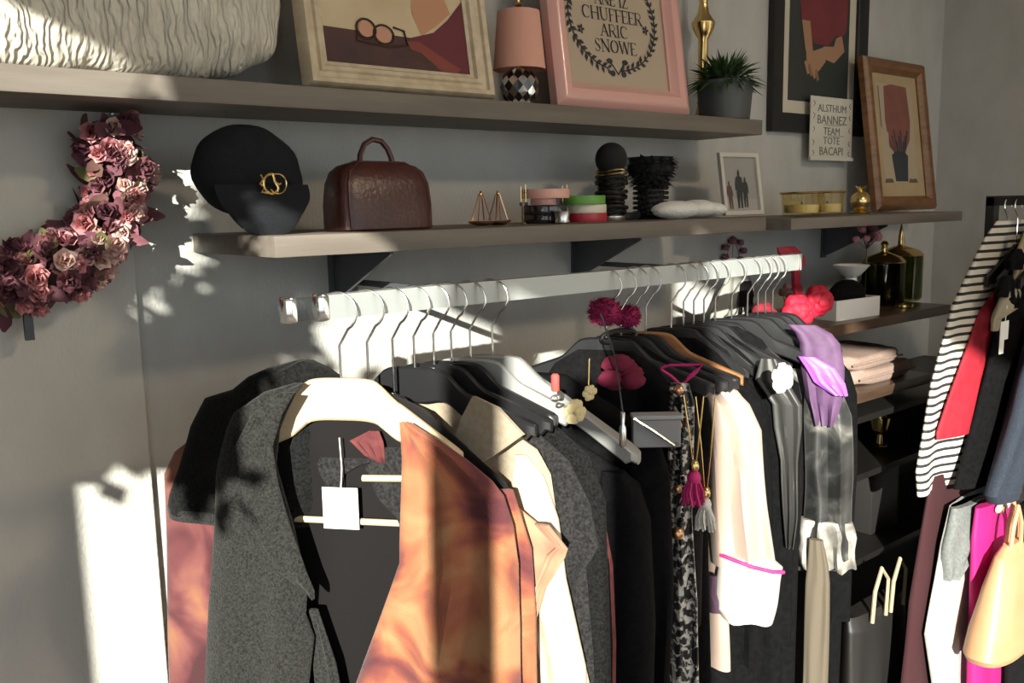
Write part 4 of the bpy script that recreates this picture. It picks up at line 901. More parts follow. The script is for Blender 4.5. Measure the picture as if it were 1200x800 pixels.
# feathered black stand
t = thing('feather_stand', 'black display stand with a ruffled feather cuff and beaded column', 'display stand', (1.818, -.19, Z2))
obj('foot', lathe(B(), [(.058, 0), (.06, .004), (.045, .010), (.03, .012)], 28), BLKPL, t)
obj('column', lathe(B(), [(.034, .012), (.036, .09), (.05, .13), (.06, .16)], 22), BLKPL, t)
rd = random.Random(8)
for k in range(7):
    z = .018 + k * .0125; bm = B()
    for j in range(22):
        a = 2 * PI * j / 22 + k * .2; blob(bm, (.041 * cos(a), .041 * sin(a), z), .0065, .0065, .0062, 6, 4)
    obj('bead_row', bm, BEAD, t)
bm = B()
for k in range(620):
    a = rd.uniform(0, 2 * PI); z = rd.uniform(.088, .158); rb = lerp(.046, .070, min(1, max(0, (z - .085) / .06)))
    p = Vector((rb * .7 * cos(a), rb * .7 * sin(a), z)); d = Vector((cos(a), sin(a), rd.uniform(-.7, .35))).normalized(); L = rd.uniform(.020, .036)
    s = d.cross(Vector((0, 0, 1))).normalized() * .0045
    vs = [bm.verts.new(q) for q in (p - s, p + d * L * .6 - s * 1.2, p + d * L, p + d * L * .6 + s * 1.2, p + s)]; bm.faces.new(vs)
o = obj('feather_cuff', bm, FUR, t, smooth=False); o['kind'] = 'stuff'
bm = B(); blob(bm, (0, 0, .130), .062, .062, .030, 20, 10, noise=.05, seed=2); obj('cuff_core', bm, FUR, t)
# white plush and crown
t = thing('plush_roll', 'folded fluffy white hair towel lying along the shelf edge', 'towel', (1.90, -.25, Z2))
for x, z, rx, rz, sd_ in ((-.052, .023, .082, .024, 1), (.035, .026, .062, .023, 2), (.092, .022, .040, .020, 3)):
    bm = B(); blob(bm, (x, 0, z), rx, .045, rz, 26, 14, noise=.035, seed=sd_); obj('fold', bm, TOWEL, t)
t = thing('crown_ornament', 'tiny brass crown ornament standing behind the white towel', 'ornament', (1.875, -.15, Z2))
obj('crown_band', lathe(B(), [(.018, 0), (.02, .004), (.02, .052), (.017, .052), (.016, 0)], 20), BRASS, t)
for k in range(6): obj('crown_point', lathe(B(), [(.005, .05), (.003, .062), (0, .070)], 8, at=(.018 * cos(k * PI / 3), .018 * sin(k * PI / 3), 0)), BRASS, t)
# small grey photograph
t, w, yp = picture('photo_frame', 'small pale frame with a grey photo of two standing figures', 'photo frame', 2.115, 2.275, Z2 + .002, .178, -.205, .012, .013, R(9), PEARL, PHOTO, 'flat', rotz=R(-6))
bm = B()
poly(bm, [(-.06, .014), (.062, .014), (.062, .045), (-.06, .05)], yp, 1)
def standing(bm, x, z0, h, yy, lean=0, mi=0):
    k = h / 7.5
    P = [(-.5, 0), (-.75, 2), (-.8, 3.6), (-1.15, 3.4), (-1.2, 4.6), (-.9, 5.9), (-.3, 6.2), (-.35, 6.8), (0, 7.5), (.35, 6.8), (.3, 6.2), (.9, 5.9), (1.2, 4.6), (1.35, 3.2), (.85, 3.6), (.9, 2), (.95, 0), (.35, 0), (.15, 3.0), (0, 0)]
    poly(bm, [(x + q[0] * k * .9 + lean * q[1] * k, z0 + q[1] * k) for q in P], yy, mi)
standing(bm, -.010, .020, .112, yp - .0004, .05); standing(bm, -.046, .018, .082, yp - .0003, -.02, 2)
standing(bm, .014, .022, .09, yp - .0006, .06)
obj('photo_print', bm, [mat('photo_dark', (.03, .03, .03), .6), mat('photo_pale', (.36, .34, .31), .6), mat('photo_brown', (.09, .05, .04), .6)], t, smooth=False)

# ------------------------------------------------------------------ corner shelf
Z2b = 1.610
def jar(label, x, y, r_, h, group=None):
    t = thing('candle_jar', label, 'candle jar', (x, y, Z2b), group=group)
    bm = B(); n = 28
    loft(bm, [[(q * cos(2 * PI * j / n), q * sin(2 * PI * j / n), z) for j in range(n)] for q, z in ((r_ * .82, .002), (r_ * .9, .006), (r_, h), (r_ * .93, h), (r_ * .84, .012))], True, True)
    obj('glass_cup', bm, AMBER, t)
    obj('wax', lathe(B(), [(r_ * .78, .012), (r_ * .82, h * .5), (r_ * .2, h * .52)], 22), WAX, t)
    bm = B(); tube(bm, [(r_ * 1.0 * cos(a), r_ * 1.0 * sin(a), h) for a in [2 * PI * i / 28 for i in range(28)]], .004, 6, closed=True); obj('gold_rim', bm, BRASS, t)
    obj('wick', lathe(B(), [(.002, h * .5), (.002, h * .62)], 6), INK, t)
    return t
jar('wider amber glass candle jar with a gold rim, left of the pair', 2.425, -.25, .062, .070, 'amber candle jars on the corner shelf')
jar('narrower amber glass candle jar with pale wax, right of the pair', 2.565, -.25, .052, .072, 'amber candle jars on the corner shelf')
t = thing('gold_figurine', 'small gold pineapple figurine left of the brown framed print', 'figurine', (2.85, -.20, Z2b))
obj('foot', lathe(B(), [(.032, 0), (.034, .005), (.02, .012)], 20), BRASS, t)
bm = B(); blob(bm, (0, 0, .042), .032, .032, .034, 14, 9, noise=.06, seed=3); obj('fruit_body', bm, BRASS, t)
for k in range(7):
    a = k * .9; bm = B(); tube(bm, [(0, 0, .068), (.010 * cos(a), .010 * sin(a), .082), (.020 * cos(a), .020 * sin(a), .092)], [.005, .004, .001], 5); obj('crown_leaf', bm, BRASS, t)
# brown framed print leaning on the wall
t, w, yp = picture('framed_print', 'brown wooden frame with a faded print of a dark vase and red blossom', 'picture', 3.058, 3.498, Z2b + .004, .545, -.125, .035, .050, R(8), BRNF, PARCH, 'round')
bm = B()
ink = [mat('print_red', (.25, .09, .07), .85, col2=(.20, .08, .06), scale=14), mat('print_navy', (.035, .04, .05), .85), mat('print_pale', (.45, .36, .25), .85), mat('print_dark', (.12, .09, .06), .85)]
poly(bm, [(-.13, .46), (-.12, .10), (.12, .10), (.13, .46)], yp, 2)
poly(bm, [(-.075, .45), (-.02, .46), (.09, .455), (.10, .33), (.085, .26), (.05, .22), (-.02, .20), (-.07, .23), (-.085, .33)], yp - .0004, 0)
poly(bm, [(-.045, .105), (.045, .105), (.06, .20), (.03, .215), (-.03, .215), (-.06, .20)], yp - .0008, 1)
for k in range(9):
    x = -.055 + k * .014; poly(bm, [(x * .6, .20), (x * 1.2 - .004, .255 + .02 * (k % 3)), (x * 1.2 + .006, .25 + .02 * (k % 3)), (x * .6 + .006, .20)], yp - .001, 1)
poly(bm, [(-.10, .19), (-.075, .20), (-.07, .28), (-.095, .30), (-.105, .25)], yp - .0006, 2); poly(bm, [(.075, .11), (.10, .12), (.105, .19), (.085, .21), (.07, .16)], yp - .0006, 2)
for x0, x1 in ((-.125, -.06), (.05, .12)): poly(bm, [(x0, .10), (x1, .10), (x1 - .01, .115), (x0 + .01, .115)], yp - .0006, 3)
for q in ((-.118, .30, -.112, .45),): poly(bm, [(q[0], q[1]), (q[2], q[1]), (q[2], q[3]), (q[0], q[3])], yp - .0006, 3)
obj('print_image', bm, ink, t, smooth=False)
# black framed photograph on the wall and the note under it
t, w, yp = picture('framed_photograph', 'black framed wall photograph of a seated person in a dark red shirt', 'picture', 2.595, 3.175, 1.885, .80, -.003, .022, .062, 0, BLKF, MATB, 'flat')
bm = B()
pc = [mat('photo_charcoal', (.035, .037, .035), .5), mat('photo_red', (.17, .025, .035), .5, col2=(.21, .035, .045), scale=9), mat('photo_skin', (.40, .22, .13), .5), mat('photo_green', (.03, .036, .034), .5), mat('photo_skin_shade', (.27, .14, .08), .5)]
px0, px1, pz0, pz1 = -.185, .185, .105, .72
poly(bm, [(px0, pz0), (px1, pz0), (px1, pz1), (px0, pz1)], yp, 0)
poly(bm, [(-.09, .12), (px1, .12), (px1, .30), (.10, .32), (-.03, .30), (-.10, .26)], yp - .0004, 3)
poly(bm, [(-.115, .37), (-.13, .45), (-.12, .56), (-.08, .60), (-.02, .61), (.0, .595), (.05, .60), (.10, .60), (.155, .56), (.17, .46), (.165, .36), (.13, .33), (.10, .34), (.05, .30), (-.04, .30), (-.06, .33), (-.065, .36)], yp - .0008, 1)
poly(bm, [(-.085, .52), (-.11, .60), (-.07, .64), (-.03, .62), (-.02, .50), (-.05, .44), (-.08, .46)], yp - .001, 3)
poly(bm, [(-.115, .37), (-.065, .37), (-.045, .28), (-.03, .25), (-.07, .235), (-.09, .28)], yp - .0012, 2)
poly(bm, [(.135, .34), (.155, .29), (.09, .245), (.02, .255), (.02, .295), (.085, .30), (.10, .33)], yp - .0012, 2)
poly(bm, [(-.085, .26), (-.04, .275), (.03, .295), (.035, .245), (.0, .215), (-.04, .195), (-.06, .215), (-.075, .225)], yp - .0014, 2)
for k in range(4): poly(bm, [(-.095 + k * .022, .235 - k * .008), (-.082 + k * .022, .242 - k * .008), (-.062 + k * .02, .200 - k * .006), (-.075 + k * .02, .194 - k * .006)], yp - .0016, 4 if k % 2 else 2)
poly(bm, [(.0, .60), (.04, .60), (.045, .64), (.0, .64)], yp - .0012, 4)
poly(bm, ell(.02, .675, .042, .052, 18), yp - .0014, 2); poly(bm, [(-.022, .69), (.062, .69), (.055, .735), (-.015, .735)], yp - .0016, 0); poly(bm, ell(.018, .648, .014, .004, 8), yp - .0018, 4)
obj('photo_print', bm, pc, t, smooth=False)
t = thing('paper_note', 'white handwritten note card hanging in front of the black frame', 'note', (2.93, -.034, 1.795), rotz=R(0))
NW, NH = .268, .213
obj('card', box(B(), -NW / 2, NW / 2, -.004, 0, 0, NH, .001), mat('note_paper', (.62, .58, .50), .85, col2=(.68, .64, .56), scale=12), t)
bm = B()
for s, z, sz in (('ALSTHUM', .163, .036), ('BANNEZ', .122, .042), ('TEAM', .086, .036), ('TOTE', .054, .036), ('BACAPI', .017, .040)): textmesh(bm, s, sz, (0, -.0046, z), 0, stretch=1.15)
for x, z in ((-.03, .082), (-.05, .118)): poly(bm, [(x, z), (x + .11, z), (x + .11, z + .0018), (x, z + .0018)], -.0048)
rd = random.Random(2)
for sx in (-1, 1):
    for z in (.185, .145, .10, .055, .02):
        tube(bm, [(sx * .118, -.0046, z + .012), (sx * .108, -.0046, z + .004), (sx * .118, -.0046, z - .006)], .0013, 4)
obj('lettering', bm, INKG, t, smooth=False)
bm = B(); box(bm, -NW / 2 - .003, NW / 2 + .003, -.010, -.004, -.002, .010); obj('bottom_fold', bm, mat('note_paper', (.6, .58, .5)), t, smooth=False)

# ------------------------------------------------------------------ dried flower crescent on the pilaster
t = thing('flower_crescent', 'crescent wreath of dried pink roses and leaves hung on the pilaster', 'wreath', (.335, -.016, 1.735))
rd = random.Random(21); RC, TC = .185, .052
bm = B(); tube(bm, [(RC * cos(R(a)), -.05, RC * sin(R(a))) for a in range(24, -206, -10)], .014, 8); obj('vine_core', bm, DRYLEAF[0], t)
def petal_mesh(L, W_, cup, name):
    bm = B(); g = []
    for i in range(4):
        u = i / 3; row = []
        for j in (-1, 0, 1):
            ww = W_ * sin(PI * (.12 + .83 * u) ) ; row.append(bm.verts.new((j * ww, u * L, cup * (u * u) * L + .25 * ww * abs(j))))
        g.append(row)
    for i in range(3):
        for j in range(2): bm.faces.new((g[i][j], g[i][j + 1], g[i + 1][j + 1], g[i + 1][j]))
    me = bpy.data.meshes.new(name); bm.to_mesh(me); bm.free(); me.shade_smooth(); return me
leafme = []
for k, m in enumerate(DRYLEAF + PETALS[:1] + PETALS[3:]):
    me = petal_mesh(.052, .017, .35, 'dried_leaf'); me.materials.append(m); leafme.append(me)
roseme = []
for k, m in enumerate(PETALS):
    bm = B()
    for ringn, (n, tilt, L) in enumerate(((6, .5, .020), (5, .95, .018), (4, 1.3, .015))):
        for q in range(n):
            a = 2 * PI * q / n + ringn * .5; base = Vector((cos(a) * .003, sin(a) * .003, .002 * ringn)); d = Vector((cos(a) * cos(tilt), sin(a) * cos(tilt), sin(tilt))); s = Vector((-sin(a), cos(a), 0)) * .009
            up = Vector((-cos(a) * sin(tilt), -sin(a) * sin(tilt), cos(tilt))) * .004
            vs = [base - s * .4, base + s * .4, base + d * L * .6 + s, base + d * L + up, base + d * L * .6 - s]
            bm.faces.new([bm.verts.new(v_) for v_ in vs])
    me = bpy.data.meshes.new('dried_rose'); bm.to_mesh(me); bm.free(); me.materials.append(m); roseme.append(me)
def place(me, name, parent, p, dirv, s, roll):
    o = bpy.data.objects.new(name, me); COL.objects.link(o); o.parent = parent
    q = Vector(dirv).to_track_quat('Z', 'Y'); o.rotation_mode = 'QUATERNION'; o.rotation_quaternion = q @ Vector((0, 0, 1)).rotation_difference(Vector((0, 0, 1)))
    o.rotation_quaternion = q @ Matrix.Rotation(roll, 3, 'Z').to_quaternion(); o.location = p; o.scale = (s, s, s)
    return o
for k in range(210):                                               # leaves and loose petals
    a = R(rd.uniform(28, -120)); ph = rd.uniform(-.25 * PI, 1.25 * PI); q = TC * rd.uniform(.35, 1.0)
    c = Vector((RC * cos(a), -.05, RC * sin(a))); e = Vector((cos(a), 0, sin(a)))
    n = (e * cos(ph) + Vector((0, -1, 0)) * sin(ph)).normalized()
    if n.y > .55: n.y = .3
    p = c + n * q
    p.y = min(p.y, -.014)
    place(leafme[rd.choice((0, 0, 1, 2, 2, 3, 3, 4))], 'dried_leaf', t, p, (n + Vector((rd.uniform(-.6, .6), rd.uniform(-.6, .1), rd.uniform(-.6, .6)))).normalized(), rd.uniform(.55, .95), rd.uniform(0, 6.28))
for k in range(120):
    a = R(rd.uniform(26, -110)); ph = rd.uniform(.0, PI); q = TC * rd.uniform(.75, 1.05)
    c = Vector((RC * cos(a), -.05, RC * sin(a))); e = Vector((cos(a), 0, sin(a)))
    n = (e * cos(ph) + Vector((0, -1, 0)) * sin(ph)).normalized(); p = c + n * q
    mi = (3 if rd.random() < .35 else 0 if rd.random() < .5 else 1) if ph > 2.0 or a < R(-70) else (1, 2, 2, 0, 1)[rd.randrange(5)]  # paler roses set on the sunlit side, sun put into petal colour
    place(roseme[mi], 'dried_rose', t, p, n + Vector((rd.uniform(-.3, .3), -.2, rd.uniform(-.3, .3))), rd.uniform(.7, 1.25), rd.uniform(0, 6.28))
bm = B(); tube(bm, [(.193, -.018, .112), (.193, -.02, .06)], .0012, 5); obj('hanging_thread', bm, INK, t)
bm = B(); box(bm, .010, .024, -.052, -.040, -.29, -.22); obj('ribbon_end', bm, BLKPL, t)
o = obj('wall_nail', tube(B(), [(.528, -.016, 1.838), (.528, -.04, 1.838)], .003, 6), SILV); tag(o, 'small nail under the top shelf holding the flower crescent', 'nail')

# ------------------------------------------------------------------ wood shelves at the back
Z3 = 1.290
t = thing('rose_bunch', 'bunch of bright red artificial roses lying at the left end of the wood shelf', 'flowers', (2.24, -.33, Z3))
for x, y, z, r_, m, sd_ in ((.0, -.03, .056, .062, REDROSE, 1), (.120, -.02, .078, .056, REDROSE, 2), (-.09, .02, .045, .052, mat('dark_red_petal', (.22, .006, .02), .8), 3)):
    for k in range(3):
        for q in range(6):
            a = 2 * PI * q / 6 + k * .6; w_ = r_ * (.58 - .14 * k)
            bm = B(); blob(bm, (x + w_ * cos(a) * .8, y - .012 * k, z + w_ * sin(a) * .8), r_ * (.50 - .06 * k), r_ * .40, r_ * (.46 - .05 * k), 9, 6, noise=.07, seed=sd_ * 40 + k * 7 + q); obj('petal', bm, m, t)
obj('stem', tube(B(), [(.0, .0, .03), (.05, .03, .012), (.16, .02, .010)], .004, 6), LEAFD, t)
bm = B()
pts = [(.075, .0, .09), (.055, .0, .14), (.04, .01, .19), (.045, .0, .22), (.02, 0, .235), (-.02, 0, .232), (-.04, 0, .22)]
for i, (p, q) in enumerate(zip(pts, pts[1:])): pass
drape_tab = [(.24, -.055, .03, .006), (.225, -.05, .055, .010), (.205, -.02, .078, .011), (.185, .02, .085, .010), (.17, .025, .06, .008), (.13, .032, .058, .006), (.09, .05, .075, .006), (.06, .06, .085, .005)]
bm.free()
drape('ribbon', drape_tab, mat('red_ribbon', (.28, .008, .03), .6), t, amp=.006, k=1.5, seed=5)
t = thing('fabric_fan', 'grey and white folded cloth fan standing behind the red roses', 'cloth', (2.17, -.20, Z3))
drape('fan_cloth', [(.17, -.03, .06, .006), (.12, -.06, .09, .012), (.05, -.10, .12, .014), (.0, -.11, .12, .014)], mat('fan_grey', (.24, .24, .22), .8), t, amp=.012, k=3, seed=6)
drape('dark_fold', [(.14, 0, .05, .003), (.05, -.01, .08, .003), (.03, -.01, .07, .003)], BLACK, t, y0=-.022, amp=.003, k=2, seed=7)
t = thing('white_box', 'open white rectangular box on the wood shelf right of the roses', 'box', (2.635, -.27, Z3), R(-4))
bm = B(); w_, d_, h_ = .115, .06, .062
box(bm, -w_, w_, -d_, -d_ + .004, 0, h_); box(bm, -w_, w_, d_ - .004, d_, 0, h_); box(bm, -w_, -w_ + .004, -d_ + .004, d_ - .004, 0, h_); box(bm, w_ - .004, w_, -d_ + .004, d_ - .004, 0, h_); box(bm, -w_ + .004, w_ - .004, -d_ + .004, d_ - .004, 0, .004)
obj('box_walls', bm, WHITE, t, smooth=False)
o = obj('black_cloth_bundle', blob(B(), (0, 0, 0), .085, .045, .055, 20, 10, noise=.06, seed=4), BLACK); o.location = (2.665, -.268, Z3 + .062); tag(o, 'bundle of black cloth tucked in the white box', 'cloth')
t = thing('tealight_bowl', 'small white flower-shaped bowl resting on the black cloth bundle', 'bowl', (2.755, -.23, Z3 + .115))
obj('bowl', lathe(B(), [(.018, 0), (.03, .008), (.058, .040), (.054, .042), (.02, .012)], 20), WHITE, t)
obj('bowl_foot', lathe(B(), [(.02, -.012), (.018, 0)], 14), WHITE, t)
t = thing('dried_flower', 'small dark dried flower heads left of the white box', 'dried flowers', (2.50, -.17, Z3))
for k in range(5):
    x, z = -.04 + k * .022, .075 + .018 * sin(k * 2.3); obj('stem', tube(B(), [(0, 0, 0), (x * .5, 0, z * .5), (x, 0, z)], .0016, 5), DRYLEAF[1], t)
    bm = B(); blob(bm, (x, 0, z + .01), .016, .014, .014, 9, 6, noise=.2, seed=k); obj('flower_head', bm, PETALS[0] if k % 2 else DRYLEAF[0], t)
t = thing('dried_flower_vase', 'slim glass bud vase with a dried dusky pink blossom', 'vase', (2.90, -.20, Z3))
bm = B(); n = 20
loft(bm, [[(q * cos(2 * PI * j / n), q * sin(2 * PI * j / n), z) for j in range(n)] for q, z in ((.028, 0), (.034, .01), (.032, .06), (.012, .10), (.012, .135), (.016, .14))], True, False); obj('vase_glass', bm, OLIVE, t)
obj('stem', tube(B(), [(0, 0, .02), (.004, 0, .13), (.0, 0, .21)], .002, 5), DRYLEAF[1], t)
rd = random.Random(6)
for k in range(16):
    a, e_ = rd.uniform(0, 6.28), rd.uniform(-.4, 1.4); p = Vector((.062 * cos(a) * cos(e_), .03 * sin(a) * cos(e_), .232 + .048 * sin(e_)))
    obj('stalk', tube(B(), [(0, 0, .20), p], .001, 4), DRYLEAF[2], t)
    bm = B(); blob(bm, p, .015, .012, .012, 8, 5, noise=.2, seed=k); obj('blossom', bm, PETALS[k % 2], t)
t = thing('hanging_sprig', 'dried pink sprig hung on the wall under the gap between shelves', 'dried flowers', (2.42, -.004, 1.50))
for k in range(7):
    a = k * .9; p = Vector((.05 * cos(a), -.01, .035 * sin(a))); obj('stalk', tube(B(), [(0, -.004, .05), p], .0012, 4), DRYLEAF[2], t)
    bm = B(); blob(bm, p, .014, .009, .012, 8, 5, noise=.2, seed=k); obj('blossom', bm, PETALS[0], t)
def glassjar(label, x, y, r_, h, spire, group):
    t = thing('apothecary_jar', label, 'jar', (x, y, Z3), group=group)
    bm = B(); n = 32
    loft(bm, [[(q * cos(2 * PI * j / n), q * sin(2 * PI * j / n), z) for j in range(n)] for q, z in ((r_ * .9, .0), (r_, .01), (r_, h), (r_ * .94, h), (r_ * .94, .014), (r_ * .85, .008))], True, True)
    obj('glass_body', bm, OLIVE, t)
    obj('gold_lid', lathe(B(), [(r_ * .98, h + .001), (r_ * 1.02, h + .006), (r_ * .8, h + .022), (r_ * .35, h + .034), (.010, h + .040), (.012, h + .05), (.010, h + .056)] + ([(.011, h + .06), (.006, h + .10), (0, h + .125)] if spire else [(.014, h + .066), (.008, h + .076), (0, h + .078)]), 28), BRASS, t)
    return t
glassjar('tall dark green glass jar with a gold spire lid in the corner', 3.215, -.16, .078, .16, True, 'green glass jars with gold lids')
glassjar('dark green glass jar with a round gold knob, left of the spired one', 3.04, -.19, .072, .145, False, 'green glass jars with gold lids')
ring('gold_coaster', 'flat gold dish lying before the green jars', (2.98, -.30, Z3), .03, .024, .012, BRASS, cat='dish')
Z4 = 1.063
for k, (x, w_, d_, h_, lab) in enumerate(((2.84, .20, .15, .050, 'lower of two folded dusty pink sweaters'), (2.79, .18, .14, .046, 'upper of two folded dusty pink sweaters'))):
    bm = B(); loops = []
    o0 = thing('folded_sweater', lab + ' on the dark wood shelf', 'sweater', (x, -.18, Z4 + k * .051), group='folded sweaters on the wood shelf')
    bm = B(); loops = []
    for i in range(1, 12):
        th = PI * i / 12; q = sin(th) ** .45; zz = h_ / 2 - h_ / 2 * math.copysign(abs(cos(th)) ** .7, cos(th))
        loops.append([((w_ - .03 + .03 * q) * math.copysign(abs(cos(a)) ** .4, cos(a)), (d_ - .03 + .03 * q) * math.copysign(abs(sin(a)) ** .4, sin(a)), h_ - zz + .004 * sin(5 * a + k)) for a in [2 * PI * j / 40 for j in range(40)]])
    loft(bm, loops); obj('folded_body', bm, SWEAT, o0)
    bm = B(); tube(bm, [(-w_ + .02, -d_ - .001, h_ * .5), (0, -d_ - .002, h_ * .52), (w_ - .03, -d_ - .001, h_ * .48)], .004, 6); obj('fold_edge', bm, SWEAT, o0)
t = thing('gold_cup', 'small gold cup standing in the black cabinet under the sweaters', 'cup', (2.93, -.26, .811)); obj('bowl', lathe(B(), [(.012, .006), (.008, .04), (.026, .055), (.034, .10), (.030, .10), (.02, .058)], 22), BRASS, t); obj('foot', lathe(B(), [(.026, 0), (.024, .004), (.012, .008)], 22), BRASS, t)
for k, (x, h_) in enumerate(((2.30, .20), (2.52, .16), (2.89, .21))):
    t = thing('storage_box', ('leftmost', 'middle', 'rightmost')[k] + ' black storage box inside the black open cabinet', 'box', (x, -.17, .53)); obj('box_body', box(B(), -.09, .09, -.14, .14, 0, h_, .004), LEATHB, t); obj('lid', box(B(), -.093, .093, -.143, .143, h_, h_ + .03, .004), LEATHB, t)
t = thing('wicker_bag', 'dark bag with looped pale handles standing on the floor below the shelves', 'bag', (2.55, -.46, 0))
drape('bag_body', [(.42, -.16, .16, .03), (.38, -.17, .17, .05), (.05, -.18, .18, .07), (0, -.16, .16, .06)], LEATHB, t, amp=.006, seed=3)
for dx in (-.05, .06): obj('handle', tube(B(), [(dx - .045, -.05, .40), (dx - .045, -.055, .50), (dx - .01, -.055, .565), (dx + .03, -.055, .52), (dx + .035, -.05, .40)], .006, 7), mat('rope_handle', (.40, .33, .22), .7), t)

# ------------------------------------------------------------------ second rack by the right wall
RX2, RTOP = 3.02, 1.625
t = thing('garment_rack', 'black metal two-tier garment rack along the right wall', 'rack', (RX2, -1.1, 0))
bm = B(); box(bm, -.02, .02, .535, .560, .03, RTOP + .03); obj('post', bm, BLKMET, t, smooth=False)
bm = B(); box(bm, -.02, .02, -.56, -.535, .03, RTOP + .03); obj('post', bm, BLKMET, t, smooth=False)
bm = B(); box(bm, -.02, .02, -.56, .56, RTOP + .005, RTOP + .035); obj('top_bar', bm, BLKMET, t, smooth=False)
bm = B(); box(bm, -.012, .012, -.535, .535, .80, .82); obj('lower_bar', bm, BLKMET, t, smooth=False)
for y in (.55, -.55): obj('foot', box(B(), -.25, .25, y - .02, y + .02, 0, .03, .003), BLKMET, t, smooth=False)
def rackthing(name, label, cat, y, rows, m, part, seed, x=RX2, amp=.008, k=2, T0=0, group=None):
    g = thing(name, label, cat, (0, y, 0), group=group)
    return g, drape(part, rows, m, g, amp=amp, k=k, seed=seed, y0=T0)
def rackhanger(y, z, half, label, x=RX2, group='hangers on the right rack'):
    h = thing('black_hanger', label, 'hanger', (x, y, z - .13), PI, group)
    pts = [(.026 * cos(a), 0, .10 + .026 * sin(a)) for a in [R(195 - 15 * i) for i in range(0, 18)]] + [(0, 0, .06), (0, 0, -.02)]
    obj('hook', tube(B(), pts, .002, 6), WIRE, h)
    bm = B(); loft(bm, [[(s, -.006, -.02 - abs(s) * .45 - .03), (s, .006, -.02 - abs(s) * .45 - .03), (s, .006, -.02 - abs(s) * .45), (s, -.006, -.02 - abs(s) * .45)] for s in [half * (i / 6 - 1) for i in range(13)]]); obj('shoulder_board', bm, BLKPL, h)
for y, lab in ((-.60, 'hanger in the striped dress at the far end of the right rack'), (-.63, 'hanger in the red top on the right rack'), (-.665, 'hanger in the black dress on the right rack'), (-.72, 'hanger in the denim jacket on the right rack'), (-.77, 'hanger in the pale denim shirt on the right rack')):
    rackhanger(y, RTOP + .035, .20, lab)
rackhanger(-.79, .822, .31, 'hanger on the lower bar that the peach handbag hangs from')
rackthing('dress', 'black and white striped dress at the far end of the right rack', 'dress', -0.6, [(1.583, 2.944, 3.179, 0.008), (1.537, 2.872, 3.260, 0.016), (1.482, 2.815, 3.260, 0.02), (1.340, 2.667, 3.260, 0.022), (1.126, 2.556, 3.260, 0.024), (0.881, 2.477, 3.260, 0.026), (0.809, 2.492, 3.260, 0.026)], STRIPE, 'dress_body', 131, amp=.012, k=3)
rackthing('top', 'deep red top between the striped and the black dress', 'top', -0.63, [(1.408, 2.938, 3.253, 0.01), (1.324, 2.791, 3.260, 0.016), (1.282, 2.760, 3.260, 0.018), (0.988, 2.560, 3.260, 0.02), (0.967, 2.560, 3.260, 0.02)], RED, 'top_body', 132, amp=.008, k=3)
g, _ = rackthing('dress', 'black dress with cream cloth ties, third on the right rack', 'dress', -0.665, [(1.562, 3.041, 3.260, 0.01), (1.486, 2.889, 3.260, 0.02), (1.378, 2.846, 3.260, 0.024), (1.160, 2.786, 3.260, 0.026), (0.943, 2.683, 3.260, 0.028), (0.813, 2.618, 3.260, 0.028)], BLACK, 'dress_body', 133, amp=.010, k=3)
for k, (x, z, w_) in enumerate(((2.845, 1.475, .055), (2.79, 1.40, .06), (2.825, 1.362, .05))):
    drape('frill', [(z + .03, x - w_ * .4, x + w_ * .4, .008), (z, x - w_, x + w_ * .6, .018), (z - .03, x - w_ * .8, x + w_ * .4, .010)], BLACK, g, y0=-.035, amp=.008, k=2, seed=k)
t = thing('cloth_tie', 'cream cloth tie knotted at the top of the right rack', 'tie', (0, -.70, 0))
drape('tie_cloth', [(1.594, 2.921, 2.948, 0.004), (1.550, 2.893, 2.942, 0.008), (1.506, 2.860, 2.926, 0.01), (1.473, 2.849, 2.893, 0.007), (1.418, 2.836, 2.866, 0.006), (1.374, 2.833, 2.860, 0.006)], mat('straw_cloth', (.28, .22, .13), .85), t, amp=.006, k=2, seed=4)
drape('bow_loop', [(1.407, 2.800, 2.860, 0.006), (1.374, 2.761, 2.877, 0.014), (1.330, 2.723, 2.860, 0.014), (1.308, 2.712, 2.750, 0.006), (1.275, 2.712, 2.728, 0.004)], mat('oat_cloth', (.30, .26, .19), .85), t, amp=.006, k=2, seed=5)
t = thing('price_tag', 'white swing tag hanging in front of the black dress', 'tag', (2.77, -.71, 1.265))
bm = B(); box(bm, -.030, .024, -.001, .001, -.02, .035); box(bm, -.030, -.002, -.001, .001, -.06, -.02); obj('card', bm, WHITE, t, smooth=False); obj('string', tube(B(), [(.0, 0, .03), (.006, 0, .08)], .0012, 4), WHITE, t)
g, _ = rackthing('jacket', 'dark navy denim jacket at the front of the right rack', 'jacket', -0.72, [(1.545, 3.263, 3.260, 0.012), (1.476, 3.125, 3.260, 0.022), (1.361, 2.987, 3.260, 0.028), (1.302, 2.941, 3.260, 0.03), (1.035, 2.815, 3.260, 0.032), (0.827, 2.711, 3.260, 0.034), (0.793, 2.711, 3.260, 0.034)], NAVY, 'jacket_body', 134, amp=.008, k=2.5)
drape('jacket_sleeve', [(1.315, 2.907, 3.010, 0.02), (1.131, 2.780, 2.941, 0.03), (1.035, 2.734, 2.918, 0.032), (0.902, 2.654, 2.849, 0.032), (0.821, 2.602, 2.803, 0.03), (0.793, 2.625, 2.792, 0.028)], NAVY, g, y0=-.045, amp=.006, k=1.5, seed=135)
g, _ = rackthing('shirt', 'pale denim shirt with white cuff, nearest on the right rack', 'shirt', -0.77, [(1.461, 3.375, 3.260, 0.012), (1.337, 3.251, 3.260, 0.02), (1.151, 3.164, 3.260, 0.024), (0.841, 3.102, 3.260, 0.026), (0.779, 3.102, 3.260, 0.026)], DENIM, 'shirt_body', 136, amp=.008, k=2.5)
